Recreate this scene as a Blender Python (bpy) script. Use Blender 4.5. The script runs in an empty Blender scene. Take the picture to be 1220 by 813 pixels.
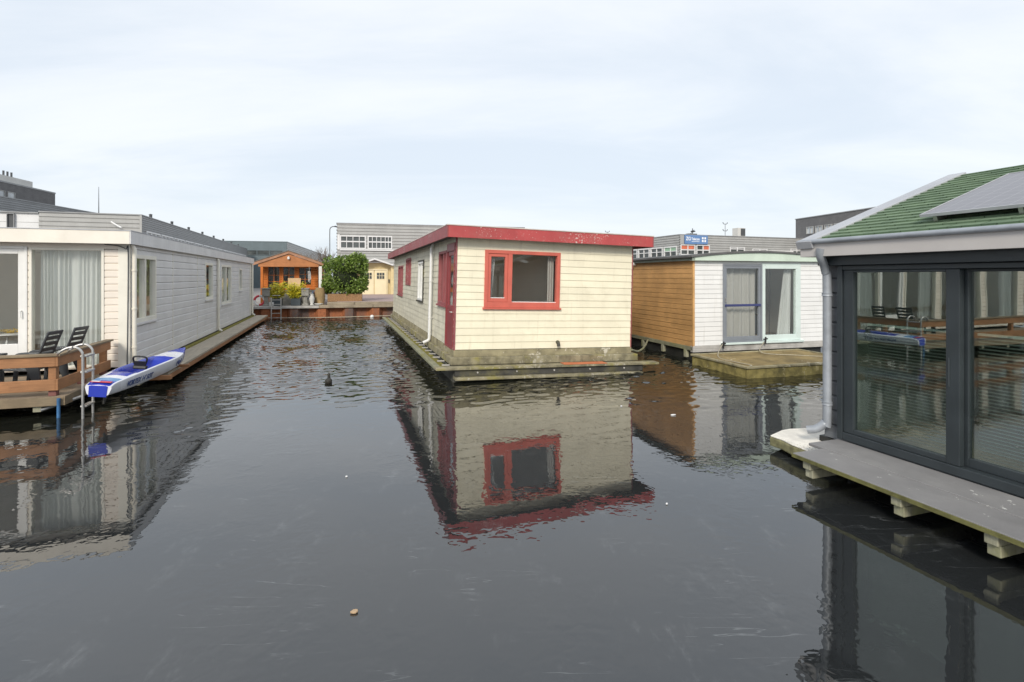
import bpy, bmesh, math, random
from mathutils import Vector, Matrix
random.seed(7)
S = bpy.context.scene
C = S.collection
R = math.radians

# ------------------------------------------------------------------ materials
def newmat(name):
    m = bpy.data.materials.new(name); m.use_nodes = True
    nt = m.node_tree; nt.nodes.clear()
    out = nt.nodes.new('ShaderNodeOutputMaterial')
    return m, nt, out

def N(nt, typ, **kw):
    n = nt.nodes.new(typ)
    for k, v in kw.items():
        if k in n.inputs: n.inputs[k].default_value = v
        else: setattr(n, k, v)
    return n

def L(nt, a, b): nt.links.new(a, b)

def math_n(nt, op, a, b=None, c=None, clamp=False):
    n = nt.nodes.new('ShaderNodeMath'); n.operation = op; n.use_clamp = clamp
    for i, x in enumerate((a, b, c)):
        if x is None: continue
        if isinstance(x, (int, float)): n.inputs[i].default_value = x
        else: nt.links.new(x, n.inputs[i])
    return n.outputs[0]

def ramp(nt, fac, a, b):
    """smooth 0..1 step between a and b"""
    n = nt.nodes.new('ShaderNodeMapRange'); n.interpolation_type = 'SMOOTHSTEP'
    n.inputs['From Min'].default_value = a; n.inputs['From Max'].default_value = b
    nt.links.new(fac, n.inputs['Value']); return n.outputs[0]

def mixc(nt, fac, a, b):
    n = nt.nodes.new('ShaderNodeMix'); n.data_type = 'RGBA'
    if isinstance(fac, (int, float)): n.inputs[0].default_value = fac
    else: nt.links.new(fac, n.inputs[0])
    for i, x in ((6, a), (7, b)):
        if isinstance(x, (tuple, list)): n.inputs[i].default_value = (*x[:3], 1)
        else: nt.links.new(x, n.inputs[i])
    return n.outputs[2]

def noise(nt, co, scale, detail=4, rough=.55, stretch=None):
    if stretch:
        mp = N(nt, 'ShaderNodeMapping'); mp.inputs['Scale'].default_value = stretch
        L(nt, co, mp.inputs[0]); co = mp.outputs[0]
    n = N(nt, 'ShaderNodeTexNoise', Scale=scale, Detail=detail, Roughness=rough)
    L(nt, co, n.inputs['Vector']); return n.outputs['Fac']

def paint(name, col, rough=.55, var=.10, scale=2.5, plank=None, plankvar=.06, dirt=None, dirt_amt=.5,
          streak=None, chips=None, bump=.15, bscale=40, grain=None, metallic=0, spec=.4, band=None):
    """painted / weathered surface. dirt: colour of blotches, streak: colour of vertical run marks,
    chips: colour of flaked spots, grain: stretch axis of a wood grain."""
    m, nt, out = newmat(name)
    tc = N(nt, 'ShaderNodeTexCoord'); co = tc.outputs['Object']
    n1 = noise(nt, co, scale)
    dark = tuple(c*(1-var) for c in col); lite = tuple(min(.95, c*(1+var)) for c in col)
    c = mixc(nt, ramp(nt, n1, .3, .7), dark, lite)
    sep = N(nt, 'ShaderNodeSeparateXYZ'); L(nt, co, sep.inputs[0])
    if plank:
        fl = math_n(nt, 'FLOOR', math_n(nt, 'DIVIDE', sep.outputs[2], plank))
        seg = math_n(nt, 'FLOOR', math_n(nt, 'DIVIDE', math_n(nt, 'ADD', math_n(nt,'ADD',sep.outputs[0],sep.outputs[1]), math_n(nt,'MULTIPLY',fl,1.37)), 3.1))
        wn = N(nt, 'ShaderNodeTexWhiteNoise', noise_dimensions='2D')
        cb = N(nt, 'ShaderNodeCombineXYZ'); L(nt, fl, cb.inputs[0]); L(nt, seg, cb.inputs[1])
        L(nt, cb.outputs[0], wn.inputs['Vector'])
        k = N(nt, 'ShaderNodeMapRange'); k.inputs['To Min'].default_value = 1-plankvar; k.inputs['To Max'].default_value = 1+plankvar
        L(nt, wn.outputs['Value'], k.inputs['Value'])
        hs = N(nt, 'ShaderNodeHueSaturation'); L(nt, k.outputs[0], hs.inputs['Value']); L(nt, c, hs.inputs['Color']); c = hs.outputs[0]
    if grain:
        st = {'x': (1.2, 22, 22), 'y': (22, 1.2, 22), 'z': (22, 22, 1.2), 'xy': (2.5, 2.5, 60)}[grain]
        g = noise(nt, co, 1.6, 6, .65, st)
        c = mixc(nt, math_n(nt, 'MULTIPLY', ramp(nt, g, .35, .75), .55), c, tuple(x*.45 for x in col))
    if streak:
        s = noise(nt, co, 3, 5, .6, (3, 3, .25))
        c = mixc(nt, math_n(nt, 'MULTIPLY', ramp(nt, s, .52, .78), .5), c, streak)
    if dirt:
        d = noise(nt, co, 1.7, 8, .68)
        c = mixc(nt, math_n(nt, 'MULTIPLY', ramp(nt, d, .5, .72), dirt_amt), c, dirt)
    if chips:
        ch, lo, hi, sc = chips
        q = noise(nt, co, sc, 6, .7); q2 = noise(nt, co, .8, 2)
        q = math_n(nt, 'ADD', q, math_n(nt, 'MULTIPLY', math_n(nt, 'SUBTRACT', q2, .5), .5))
        c = mixc(nt, ramp(nt, q, lo, hi), c, ch)
    b = N(nt, 'ShaderNodeBsdfPrincipled', Roughness=rough, Metallic=metallic)
    b.inputs['Specular IOR Level'].default_value = spec
    L(nt, c, b.inputs['Base Color'])
    r = N(nt, 'ShaderNodeMapRange'); r.inputs['To Min'].default_value = max(.02, rough-.12); r.inputs['To Max'].default_value = min(1, rough+.12)
    L(nt, n1, r.inputs['Value']); L(nt, r.outputs[0], b.inputs['Roughness'])
    if bump:
        bn = noise(nt, co, bscale, 5, .6, (1, 1, .25) if grain in ('z',) else None)
        bp = N(nt, 'ShaderNodeBump', Strength=bump, Distance=.01); L(nt, bn, bp.inputs['Height']); L(nt, bp.outputs[0], b.inputs['Normal'])
    L(nt, b.outputs[0], out.inputs[0]); return m

def glass(name, tint=(.80, .84, .82), ior=1.5, extra=.05, wob=.0):
    m, nt, out = newmat(name)
    lw = N(nt, 'ShaderNodeLayerWeight'); f0 = ((ior-1)/(ior+1))**2+extra
    f = math_n(nt, 'ADD', f0, math_n(nt, 'MULTIPLY', math_n(nt, 'POWER', lw.outputs['Facing'], 5), 1-f0), clamp=True)
    t = N(nt, 'ShaderNodeBsdfTransparent'); t.inputs[0].default_value = (*tint, 1)
    g = N(nt, 'ShaderNodeBsdfGlossy', Roughness=.012); g.inputs[0].default_value = (.93, .96, .95, 1)
    if wob:
        tc = N(nt, 'ShaderNodeTexCoord')
        bp = N(nt, 'ShaderNodeBump', Strength=1, Distance=wob); L(nt, noise(nt, tc.outputs['Object'], 1.1, 1), bp.inputs['Height'])
        L(nt, bp.outputs[0], g.inputs['Normal'])
    mx = N(nt, 'ShaderNodeMixShader'); L(nt, f, mx.inputs[0]); L(nt, t.outputs[0], mx.inputs[1]); L(nt, g.outputs[0], mx.inputs[2])
    L(nt, mx.outputs[0], out.inputs[0]); return m

def fabric(name, col):
    m, nt, out = newmat(name)
    tc = N(nt, 'ShaderNodeTexCoord')
    c = mixc(nt, noise(nt, tc.outputs['Object'], 3, 3, .5, (8, 8, .4)), tuple(x*.86 for x in col), col)
    d = N(nt, 'ShaderNodeBsdfDiffuse'); L(nt, c, d.inputs[0])
    t = N(nt, 'ShaderNodeBsdfTranslucent'); L(nt, c, t.inputs[0])
    mx = N(nt, 'ShaderNodeMixShader'); mx.inputs[0].default_value = .3
    L(nt, d.outputs[0], mx.inputs[1]); L(nt, t.outputs[0], mx.inputs[2]); L(nt, mx.outputs[0], out.inputs[0]); return m

def leafmat(name, c1, c2, c3):
    m, nt, out = newmat(name)
    g = N(nt, 'ShaderNodeNewGeometry')
    c = mixc(nt, ramp(nt, g.outputs['Random Per Island'], .0, .6), c1, c2)
    c = mixc(nt, ramp(nt, g.outputs['Random Per Island'], .72, 1.), c, c3)
    b = N(nt, 'ShaderNodeBsdfPrincipled', Roughness=.42); L(nt, c, b.inputs['Base Color'])
    t = N(nt, 'ShaderNodeBsdfTranslucent'); L(nt, c, t.inputs[0])
    mx = N(nt, 'ShaderNodeMixShader'); mx.inputs[0].default_value = .25
    L(nt, b.outputs[0], mx.inputs[1]); L(nt, t.outputs[0], mx.inputs[2]); L(nt, mx.outputs[0], out.inputs[0]); return m

MOSS = (.16, .15, .035)
M = {}
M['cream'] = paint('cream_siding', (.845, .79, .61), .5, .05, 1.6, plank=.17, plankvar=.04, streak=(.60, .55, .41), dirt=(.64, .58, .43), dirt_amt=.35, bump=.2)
M['creamside'] = paint('weathered_shaded_cream_siding', (.60, .57, .46), .65, .10, 2.5, plank=.17, plankvar=.07, streak=(.36, .34, .27), dirt=(.78, .74, .55), dirt_amt=.5, bump=.35)  # weathered cream; shade of the side walls is put into this darker base
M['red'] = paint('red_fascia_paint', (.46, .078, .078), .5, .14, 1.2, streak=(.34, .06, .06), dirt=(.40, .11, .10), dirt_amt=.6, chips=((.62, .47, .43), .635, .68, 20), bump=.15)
M['redside'] = paint('dull_red_paint', (.29, .085, .09), .6, .14, 3, chips=((.42, .30, .28), .60, .70, 20), bump=.25)  # duller, darker red than the front fascia
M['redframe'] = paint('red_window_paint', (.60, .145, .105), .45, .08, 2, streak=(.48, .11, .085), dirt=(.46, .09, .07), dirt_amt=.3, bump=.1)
M['reddoor'] = paint('crimson_door_paint', (.26, .055, .06), .4, .08, 2, bump=.1)
M['white'] = paint('white_paint', (.80, .80, .78), .4, .04, 2, dirt=(.60, .58, .50), dirt_amt=.25, bump=.1)
M['whitesiding'] = paint('white_siding', (.82, .82, .81), .45, .03, 1.5, plank=.135, plankvar=.03, streak=(.62, .61, .56), bump=.15)
M['whitetrim'] = paint('ivory_trim_paint', (.80, .77, .68), .45, .04, 2, dirt=(.58, .54, .42), dirt_amt=.25, bump=.1)
M['peach'] = paint('peach_siding', (.83, .755, .66), .45, .03, 2, plank=.15, plankvar=.03, bump=.12)
M['greysiding'] = paint('light_grey_siding', (.71, .70, .69), .5, .05, 1.5, plank=.19, plankvar=.03, streak=(.62, .62, .61), dirt=(.78, .77, .76), dirt_amt=.35, bump=.12)
M['greyfascia'] = paint('grey_fascia', (.70, .69, .68), .5, .06, 1.5, streak=(.52, .52, .52), bump=.1)
M['creamfascia'] = paint('cream_fascia', (.84, .79, .70), .5, .04, 1.5, dirt=(.66, .60, .50), dirt_amt=.25, bump=.1)
M['orangewood'] = paint('varnished_larch', (.64, .365, .145), .45, .12, 1.4, plank=.15, plankvar=.12, grain='xy', bump=.12)
M['mint'] = paint('mint_paint', (.60, .70, .60), .5, .05, 2, dirt=(.42, .50, .40), dirt_amt=.4, bump=.1)
M['mintpale'] = paint('pale_mint_frame', (.66, .76, .73), .35, .04, 2, dirt=(.52, .60, .55), dirt_amt=.3, bump=.05)
M['darkgreen'] = paint('dark_green_fascia', (.16, .19, .16), .6, .2, 2, dirt=(.30, .33, .28), dirt_amt=.5)
M['screen'] = paint('grey_aluminium', (.22, .24, .27), .4, .06, 3, spec=.5, bump=.03)
M['navy'] = paint('navy_bar', (.05, .06, .17), .4, .1, 3)
M['anthracite'] = paint('anthracite_frame', (.033, .041, .046), .38, .12, 2, spec=.45, bump=.04)
M['anthsiding'] = paint('anthracite_siding', (.125, .135, .15), .55, .12, 3, plank=.19, plankvar=.1, dirt=(.12, .13, .14), dirt_amt=.4, bump=.2)
M['greige'] = paint('greige_fascia', (.50, .475, .46), .5, .04, 2, dirt=(.40, .375, .35), dirt_amt=.3, bump=.08)
M['zinc'] = paint('zinc', (.33, .355, .39), .5, .14, 5, metallic=.25, dirt=(.30, .32, .35), dirt_amt=.5, bump=.05)
M['zincflat'] = paint('zinc_flashing', (.44, .45, .475), .5, .07, 3, metallic=.2, dirt=(.34, .35, .37), dirt_amt=.4, bump=.05)
M['alu'] = paint('brushed_aluminium', (.52, .51, .49), .35, .1, 6, metallic=.7, dirt=(.36, .35, .32), dirt_amt=.35, bump=.05)
M['pvc'] = paint('white_pvc_pipe', (.70, .70, .69), .35, .04, 2, dirt=(.55, .55, .50), dirt_amt=.25, bump=.03)
M['pvccream'] = paint('cream_pipe', (.78, .74, .64), .4, .04, 2, dirt=(.55, .52, .44), dirt_amt=.25, bump=.03)
M['concrete'] = paint('wet_hull_concrete', (.085, .085, .075), .7, .3, 3, dirt=(.10, .11, .04), dirt_amt=.7, bump=.5, bscale=25)
M['hulldark'] = paint('black_tarred_hull', (.025, .026, .024), .55, .3, 2, dirt=(.06, .06, .03), dirt_amt=.5, bump=.4)
M['tar'] = paint('tar_strip', (.06, .058, .052), .6, .3, 4, dirt=(.17, .155, .07), dirt_amt=.8, bump=.4)
M['flaked'] = paint('flaked_beam', (.30, .265, .165), .85, .25, 3, dirt=(.10, .088, .055), dirt_amt=.9, chips=((.58, .54, .44), .63, .71, 7), bump=.6)
M['mossbeam'] = paint('mossy_beam', (.24, .215, .14), .9, .35, 4, streak=(.09, .08, .055), dirt=(.28, .25, .05), dirt_amt=.95, chips=((.42, .39, .31), .60, .70, 12), bump=.9, bscale=30)
M['mossgreen'] = paint('thick_moss', (.185, .165, .03), .95, .3, 6, dirt=(.10, .085, .03), dirt_amt=.6, bump=1., bscale=60)
M['mossgrey'] = paint('algae_board', (.27, .27, .18), .85, .2, 3, grain='y', dirt=(.22, .21, .07), dirt_amt=.8, bump=.5)
M['raft'] = paint('algae_raft_boards', (.27, .20, .085), .85, .3, 2.4, grain='x', dirt=(.13, .095, .035), dirt_amt=.8, chips=((.48, .42, .30), .66, .72, 10), bump=.7)
M['raftside'] = paint('algae_raft_side', (.24, .20, .07), .85, .35, 5, dirt=(.07, .065, .03), dirt_amt=.8, chips=((.44, .38, .22), .60, .70, 8), bump=1., bscale=18)
M['orangespill'] = paint('orange_rust_patch', (.50, .16, .07), .8, .15, 5)
M['deckwood'] = paint('brown_deck_wood', (.38, .185, .085), .65, .18, 2, grain='xy', dirt=(.28, .14, .065), dirt_amt=.5, bump=.25)
M['deckcap'] = paint('weathered_rail_cap', (.26, .20, .13), .8, .2, 3, grain='xy', dirt=(.17, .145, .10), dirt_amt=.6, bump=.4)
M['deckfloor'] = paint('weathered_deck_floor', (.30, .23, .16), .8, .2, 2, grain='x', dirt=(.20, .165, .12), dirt_amt=.6, bump=.4)
M['postfoot'] = paint('plum_post_foot', (.20, .085, .075), .7, .15, 3)
M['walkway'] = paint('pale_walkway_board', (.46, .40, .31), .75, .12, 1.2, grain='y', dirt=(.34, .30, .23), dirt_amt=.5, bump=.25)
M['sleeper'] = paint('grey_green_joist', (.34, .33, .24), .8, .2, 5, grain='z', dirt=(.22, .23, .06), dirt_amt=.8, bump=.4)
M['composite'] = paint('grey_composite_board', (.215, .21, .212), .62, .10, 1.6, dirt=(.285, .28, .275), dirt_amt=.6, chips=((.62, .62, .60), .735, .75, 7), bump=.3, bscale=60)
M['mossjoint'] = paint('mossy_edge', (.13, .125, .045), .9, .3, 8, bump=.6)
M['slab'] = paint('lichen_white_slab', (.78, .75, .68), .9, .10, 6, chips=((.34, .30, .24), .60, .66, 30), dirt=(.52, .49, .40), dirt_amt=.4, bump=1., bscale=50)
M['slabside'] = paint('mossy_slab_edge', (.20, .19, .10), .9, .3, 10, dirt=(.42, .38, .25), dirt_amt=.8, bump=1., bscale=30)
M['felt'] = paint('roof_felt', (.13, .13, .13), .9, .2, 1.5, dirt=(.20, .20, .19), dirt_amt=.5, bump=.5)
M['feltpale'] = paint('pale_roof_edge', (.62, .55, .50), .6, .1, 4)
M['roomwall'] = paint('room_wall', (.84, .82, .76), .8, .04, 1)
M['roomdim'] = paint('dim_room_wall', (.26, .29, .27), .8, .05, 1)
M['roomfloor'] = paint('room_floor', (.50, .40, .29), .6, .1, 1)
M['roomceil'] = paint('room_ceiling', (.80, .80, .80), .8, .03, 1)
M['column'] = paint('dark_post', (.05, .055, .05), .6, .1, 2)
M['tan'] = paint('tan_cupboard', (.42, .28, .12), .6, .15, 2)
M['glass'] = glass('window_glass', (.965, .975, .97), 1.5, .02, .002)
M['glassdark'] = glass('coated_glass', (.80, .87, .83), 1.6, .16, .002)
M['glassfar'] = paint('dark_window_glazing', (.075, .085, .085), .12, .35, .8, spec=.7, bump=0)
M['glasspale'] = paint('pale_window_glazing', (.50, .53, .55), .15, .25, .5, spec=.6, bump=0)
M['curtain'] = fabric('white_curtain', (.80, .82, .80))
M['curtaingrey'] = fabric('grey_curtain', (.62, .60, .56))
M['blind'] = paint('white_blind_slat', (.70, .72, .70), .5, .03, 2, bump=0)
M['plasticdark'] = paint('anthracite_plastic', (.055, .06, .066), .45, .1, 4, bump=.05)
M['whiteplastic'] = paint('white_plastic', (.78, .78, .76), .35, .03, 3, bump=0)
M['blue'] = paint('royal_blue_gelcoat', (.022, .045, .42), .25, .06, 3, spec=.5, bump=0)
M['bluelight'] = paint('light_blue_gelcoat', (.12, .27, .50), .3, .1, 3, bump=0)
M['gelwhite'] = paint('white_gelcoat', (.74, .75, .80), .25, .03, 2, spec=.5, bump=0)
M['navytext'] = paint('navy_lettering', (.035, .07, .22), .4, .02, 2, bump=0)
M['redtext'] = paint('red_print', (.6, .06, .08), .4, .02, 2, bump=0)
M['black'] = paint('black_rubber', (.02, .02, .022), .5, .2, 4, bump=.05)
M['bluepole'] = paint('blue_pole_paint', (.045, .14, .30), .5, .2, 6, dirt=(.20, .30, .38), dirt_amt=.6)
M['rope'] = paint('pale_rope', (.42, .38, .29), .9, .15, 20, bump=.5)
M['rust'] = None
M['quaybeam'] = paint('grey_quay_timber', (.36, .30, .22), .85, .18, 2, grain='x', dirt=(.22, .18, .13), dirt_amt=.6, bump=.4)
M['quayplank'] = paint('pale_quay_plank', (.50, .48, .45), .8, .15, 3, grain='x', dirt=(.26, .24, .22), dirt_amt=.7, bump=.4)
M['cabin'] = paint('orange_cabin_boards', (.60, .175, .03), .5, .14, 1.5, plank=.14, plankvar=.1, grain='xy')
M['cabinpale'] = paint('gable_boards', (.50, .20, .075), .6, .12, 2, plank=.12, plankvar=.1, grain='xy')
M['cabinroof'] = paint('cabin_roof_felt', (.18, .155, .135), .9, .2, 3)
M['bargeboard'] = paint('barge_board', (.38, .20, .12), .7, .15, 3)
M['pedestal'] = paint('grey_stone', (.27, .26, .23), .9, .2, 5, bump=.6)
M['pot'] = paint('slate_pot', (.06, .075, .085), .6, .1, 4)
M['barrel'] = paint('tan_barrel_wood', (.36, .25, .12), .8, .2, 3, grain='z')
M['board'] = paint('pale_plywood', (.68, .47, .27), .7, .1, 2)
M['reed'] = paint('woven_reed', (.34, .20, .10), .9, .25, 30, grain='z', bump=.8)
M['brickpave'] = None
M['corr'] = paint('grey_corrugated_steel', (.40, .40, .39), .5, .06, 1., streak=(.30, .30, .29), metallic=.1, bump=0)
M['corrdark'] = paint('dark_corrugated_steel', (.31, .315, .32), .5, .08, 1., metallic=.1, bump=0)
M['teal'] = paint('blue_grey_cladding', (.13, .165, .18), .6, .08, 1, bump=0)
M['brick'] = None
M['panelwhite'] = paint('white_facade_panel', (.72, .72, .72), .5, .03, 1, bump=0)
M['penthouse'] = paint('beige_render', (.58, .57, .54), .7, .05, 1, bump=0)
M['creamdoor'] = paint('cream_door_paint', (.80, .70, .47), .5, .04, 1.5, bump=.1)
M['creambrick'] = paint('cream_rendered_brick', (.68, .55, .30), .7, .08, 3, bump=.2)
M['signblue'] = paint('blue_sign_face', (.13, .24, .46), .4, .06, 1, bump=0)
M['signwhite'] = paint('white_sign_lettering', (.85, .86, .88), .4, .02, 1, bump=0)
M['signred'] = paint('orange_red_panel', (.62, .17, .09), .5, .1, 2, bump=0)
M['signgreen'] = paint('green_panel', (.30, .46, .33), .5, .1, 2, bump=0)
M['darkmetal'] = paint('dark_metal', (.08, .085, .09), .5, .1, 3, bump=0)
M['bark'] = paint('grey_bark', (.18, .15, .13), .9, .2, 8, bump=.4)
M['bush'] = leafmat('laurel_leaves', (.085, .145, .025), (.19, .28, .05), (.42, .52, .16))
M['bamboo'] = leafmat('yellow_green_leaves', (.50, .46, .03), (.68, .58, .04), (.34, .40, .05))
M['bushcore'] = paint('bush_shade_core', (.020, .030, .010), .9, .3, 6)
M['shingle'] = None
M['pv'] = None
M['duck'] = paint('dark_plumage', (.035, .033, .028), .7, .3, 14, dirt=(.09, .07, .045), dirt_amt=.5)
M['beak'] = paint('pale_beak', (.55, .48, .35), .5, .1, 5)
M['driedleaf'] = paint('dry_leaf', (.45, .32, .20), .7, .2, 10)
M['scrap'] = paint('white_scrap', (.8, .8, .8), .6, .1, 10)
M['paving'] = paint('concrete_yard', (.30, .28, .26), .9, .12, .6, dirt=(.22, .205, .19), dirt_amt=.5, bump=.3)
M['lampglass'] = paint('lamp_lens', (.6, .62, .62), .3, .05, 3)
M['yellow'] = paint('yellow_flowers', (.65, .42, .03), .7, .2, 30)
M['bikeblue'] = paint('blue_bike_paint', (.10, .16, .30), .35, .1, 5, bump=0)

def rustmat():
    m, nt, out = newmat('rusty_sheet_piles')
    tc = N(nt, 'ShaderNodeTexCoord'); co = tc.outputs['Object']
    sep = N(nt, 'ShaderNodeSeparateXYZ'); L(nt, co, sep.inputs[0])
    a = mixc(nt, ramp(nt, noise(nt, co, 1., 3, .5, (.75, .75, .12)), .44, .56), (.36, .125, .05), (.125, .095, .085))
    b = mixc(nt, ramp(nt, noise(nt, co, 7, 6, .7), .45, .7), a, (.20, .075, .035))
    bs = N(nt, 'ShaderNodeBsdfPrincipled', Roughness=.8); L(nt, b, bs.inputs['Base Color'])
    bp = N(nt, 'ShaderNodeBump', Strength=.5, Distance=.02); L(nt, noise(nt, co, 25), bp.inputs['Height']); L(nt, bp.outputs[0], bs.inputs['Normal'])
    L(nt, bs.outputs[0], out.inputs[0]); return m
M['rust'] = rustmat()

def brickmat(name, c1, c2, mortar, sx, sy, rot=None, bias=0):
    m, nt, out = newmat(name)
    tc = N(nt, 'ShaderNodeTexCoord')
    sep = N(nt, 'ShaderNodeSeparateXYZ'); L(nt, tc.outputs['Object'], sep.inputs[0])
    cb = N(nt, 'ShaderNodeCombineXYZ')
    if rot == 'flat':
        L(nt, sep.outputs[0], cb.inputs[0]); L(nt, sep.outputs[1], cb.inputs[1])
    else:
        L(nt, math_n(nt, 'ADD', sep.outputs[0], sep.outputs[1]), cb.inputs[0]); L(nt, sep.outputs[2], cb.inputs[1])
    br = N(nt, 'ShaderNodeTexBrick', Scale=1.0)
    br.inputs['Color1'].default_value = (*c1, 1); br.inputs['Color2'].default_value = (*c2, 1); br.inputs['Mortar'].default_value = (*mortar, 1)
    br.inputs['Brick Width'].default_value = sx; br.inputs['Row Height'].default_value = sy; br.inputs['Mortar Size'].default_value = .008
    br.inputs['Bias'].default_value = bias
    L(nt, cb.outputs[0], br.inputs['Vector'])
    c = mixc(nt, noise(nt, tc.outputs['Object'], 1.2, 5), br.outputs['Color'], tuple(x*.75 for x in c1))
    bs = N(nt, 'ShaderNodeBsdfPrincipled', Roughness=.85); L(nt, c, bs.inputs['Base Color'])
    L(nt, bs.outputs[0], out.inputs[0]); return m
M['brick'] = brickmat('dark_grey_brick', (.13, .128, .132), (.19, .185, .185), (.25, .25, .25), .21, .065)
M['brickpave'] = brickmat('pinkish_paving', (.40, .29, .27), (.46, .36, .34), (.30, .25, .23), .3, .12, 'flat')

def shinglemat():
    m, nt, out = newmat('green_shingles')
    tc = N(nt, 'ShaderNodeTexCoord'); co = tc.outputs['Object']
    sep = N(nt, 'ShaderNodeSeparateXYZ'); L(nt, co, sep.inputs[0])
    row = math_n(nt, 'FLOOR', math_n(nt, 'DIVIDE', sep.outputs[1], .15))
    x = math_n(nt, 'ADD', sep.outputs[0], math_n(nt, 'MULTIPLY', row, .13))
    col = math_n(nt, 'DIVIDE', x, .30)
    wn = N(nt, 'ShaderNodeTexWhiteNoise', noise_dimensions='2D')
    cb = N(nt, 'ShaderNodeCombineXYZ'); L(nt, row, cb.inputs[0]); L(nt, math_n(nt, 'FLOOR', col), cb.inputs[1]); L(nt, cb.outputs[0], wn.inputs['Vector'])
    c = mixc(nt, wn.outputs['Value'], (.105, .160, .100), (.155, .222, .138))
    c = mixc(nt, math_n(nt, 'MULTIPLY', ramp(nt, noise(nt, co, 2.2, 6, .65), .45, .75), .7), c, (.21, .30, .18))
    fr = math_n(nt, 'FRACT', col)
    gap = math_n(nt, 'LESS_THAN', fr, .035)
    c = mixc(nt, gap, c, (.02, .04, .015))
    bs = N(nt, 'ShaderNodeBsdfPrincipled', Roughness=.9); L(nt, c, bs.inputs['Base Color'])
    bp = N(nt, 'ShaderNodeBump', Strength=.6, Distance=.004); L(nt, noise(nt, co, 150), bp.inputs['Height']); L(nt, bp.outputs[0], bs.inputs['Normal'])
    L(nt, bs.outputs[0], out.inputs[0]); return m
M['shingle'] = shinglemat()

def pvmat():
    m, nt, out = newmat('solar_cells')
    tc = N(nt, 'ShaderNodeTexCoord')
    sep = N(nt, 'ShaderNodeSeparateXYZ'); L(nt, tc.outputs['Object'], sep.inputs[0])
    fx = math_n(nt, 'FRACT', math_n(nt, 'DIVIDE', sep.outputs[0], .16)); fy = math_n(nt, 'FRACT', math_n(nt, 'DIVIDE', sep.outputs[1], .16))
    g = math_n(nt, 'MAXIMUM', math_n(nt, 'LESS_THAN', fx, .035), math_n(nt, 'LESS_THAN', fy, .035))
    c = mixc(nt, g, (.15, .145, .16), (.30, .295, .31))
    bs = N(nt, 'ShaderNodeBsdfPrincipled', Roughness=.35); L(nt, c, bs.inputs['Base Color'])
    bs.inputs['Coat Weight'].default_value = .25; bs.inputs['Coat Roughness'].default_value = .2
    bs.inputs['Specular IOR Level'].default_value = .4
    L(nt, bs.outputs[0], out.inputs[0]); return m
M['pv'] = pvmat()

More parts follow.
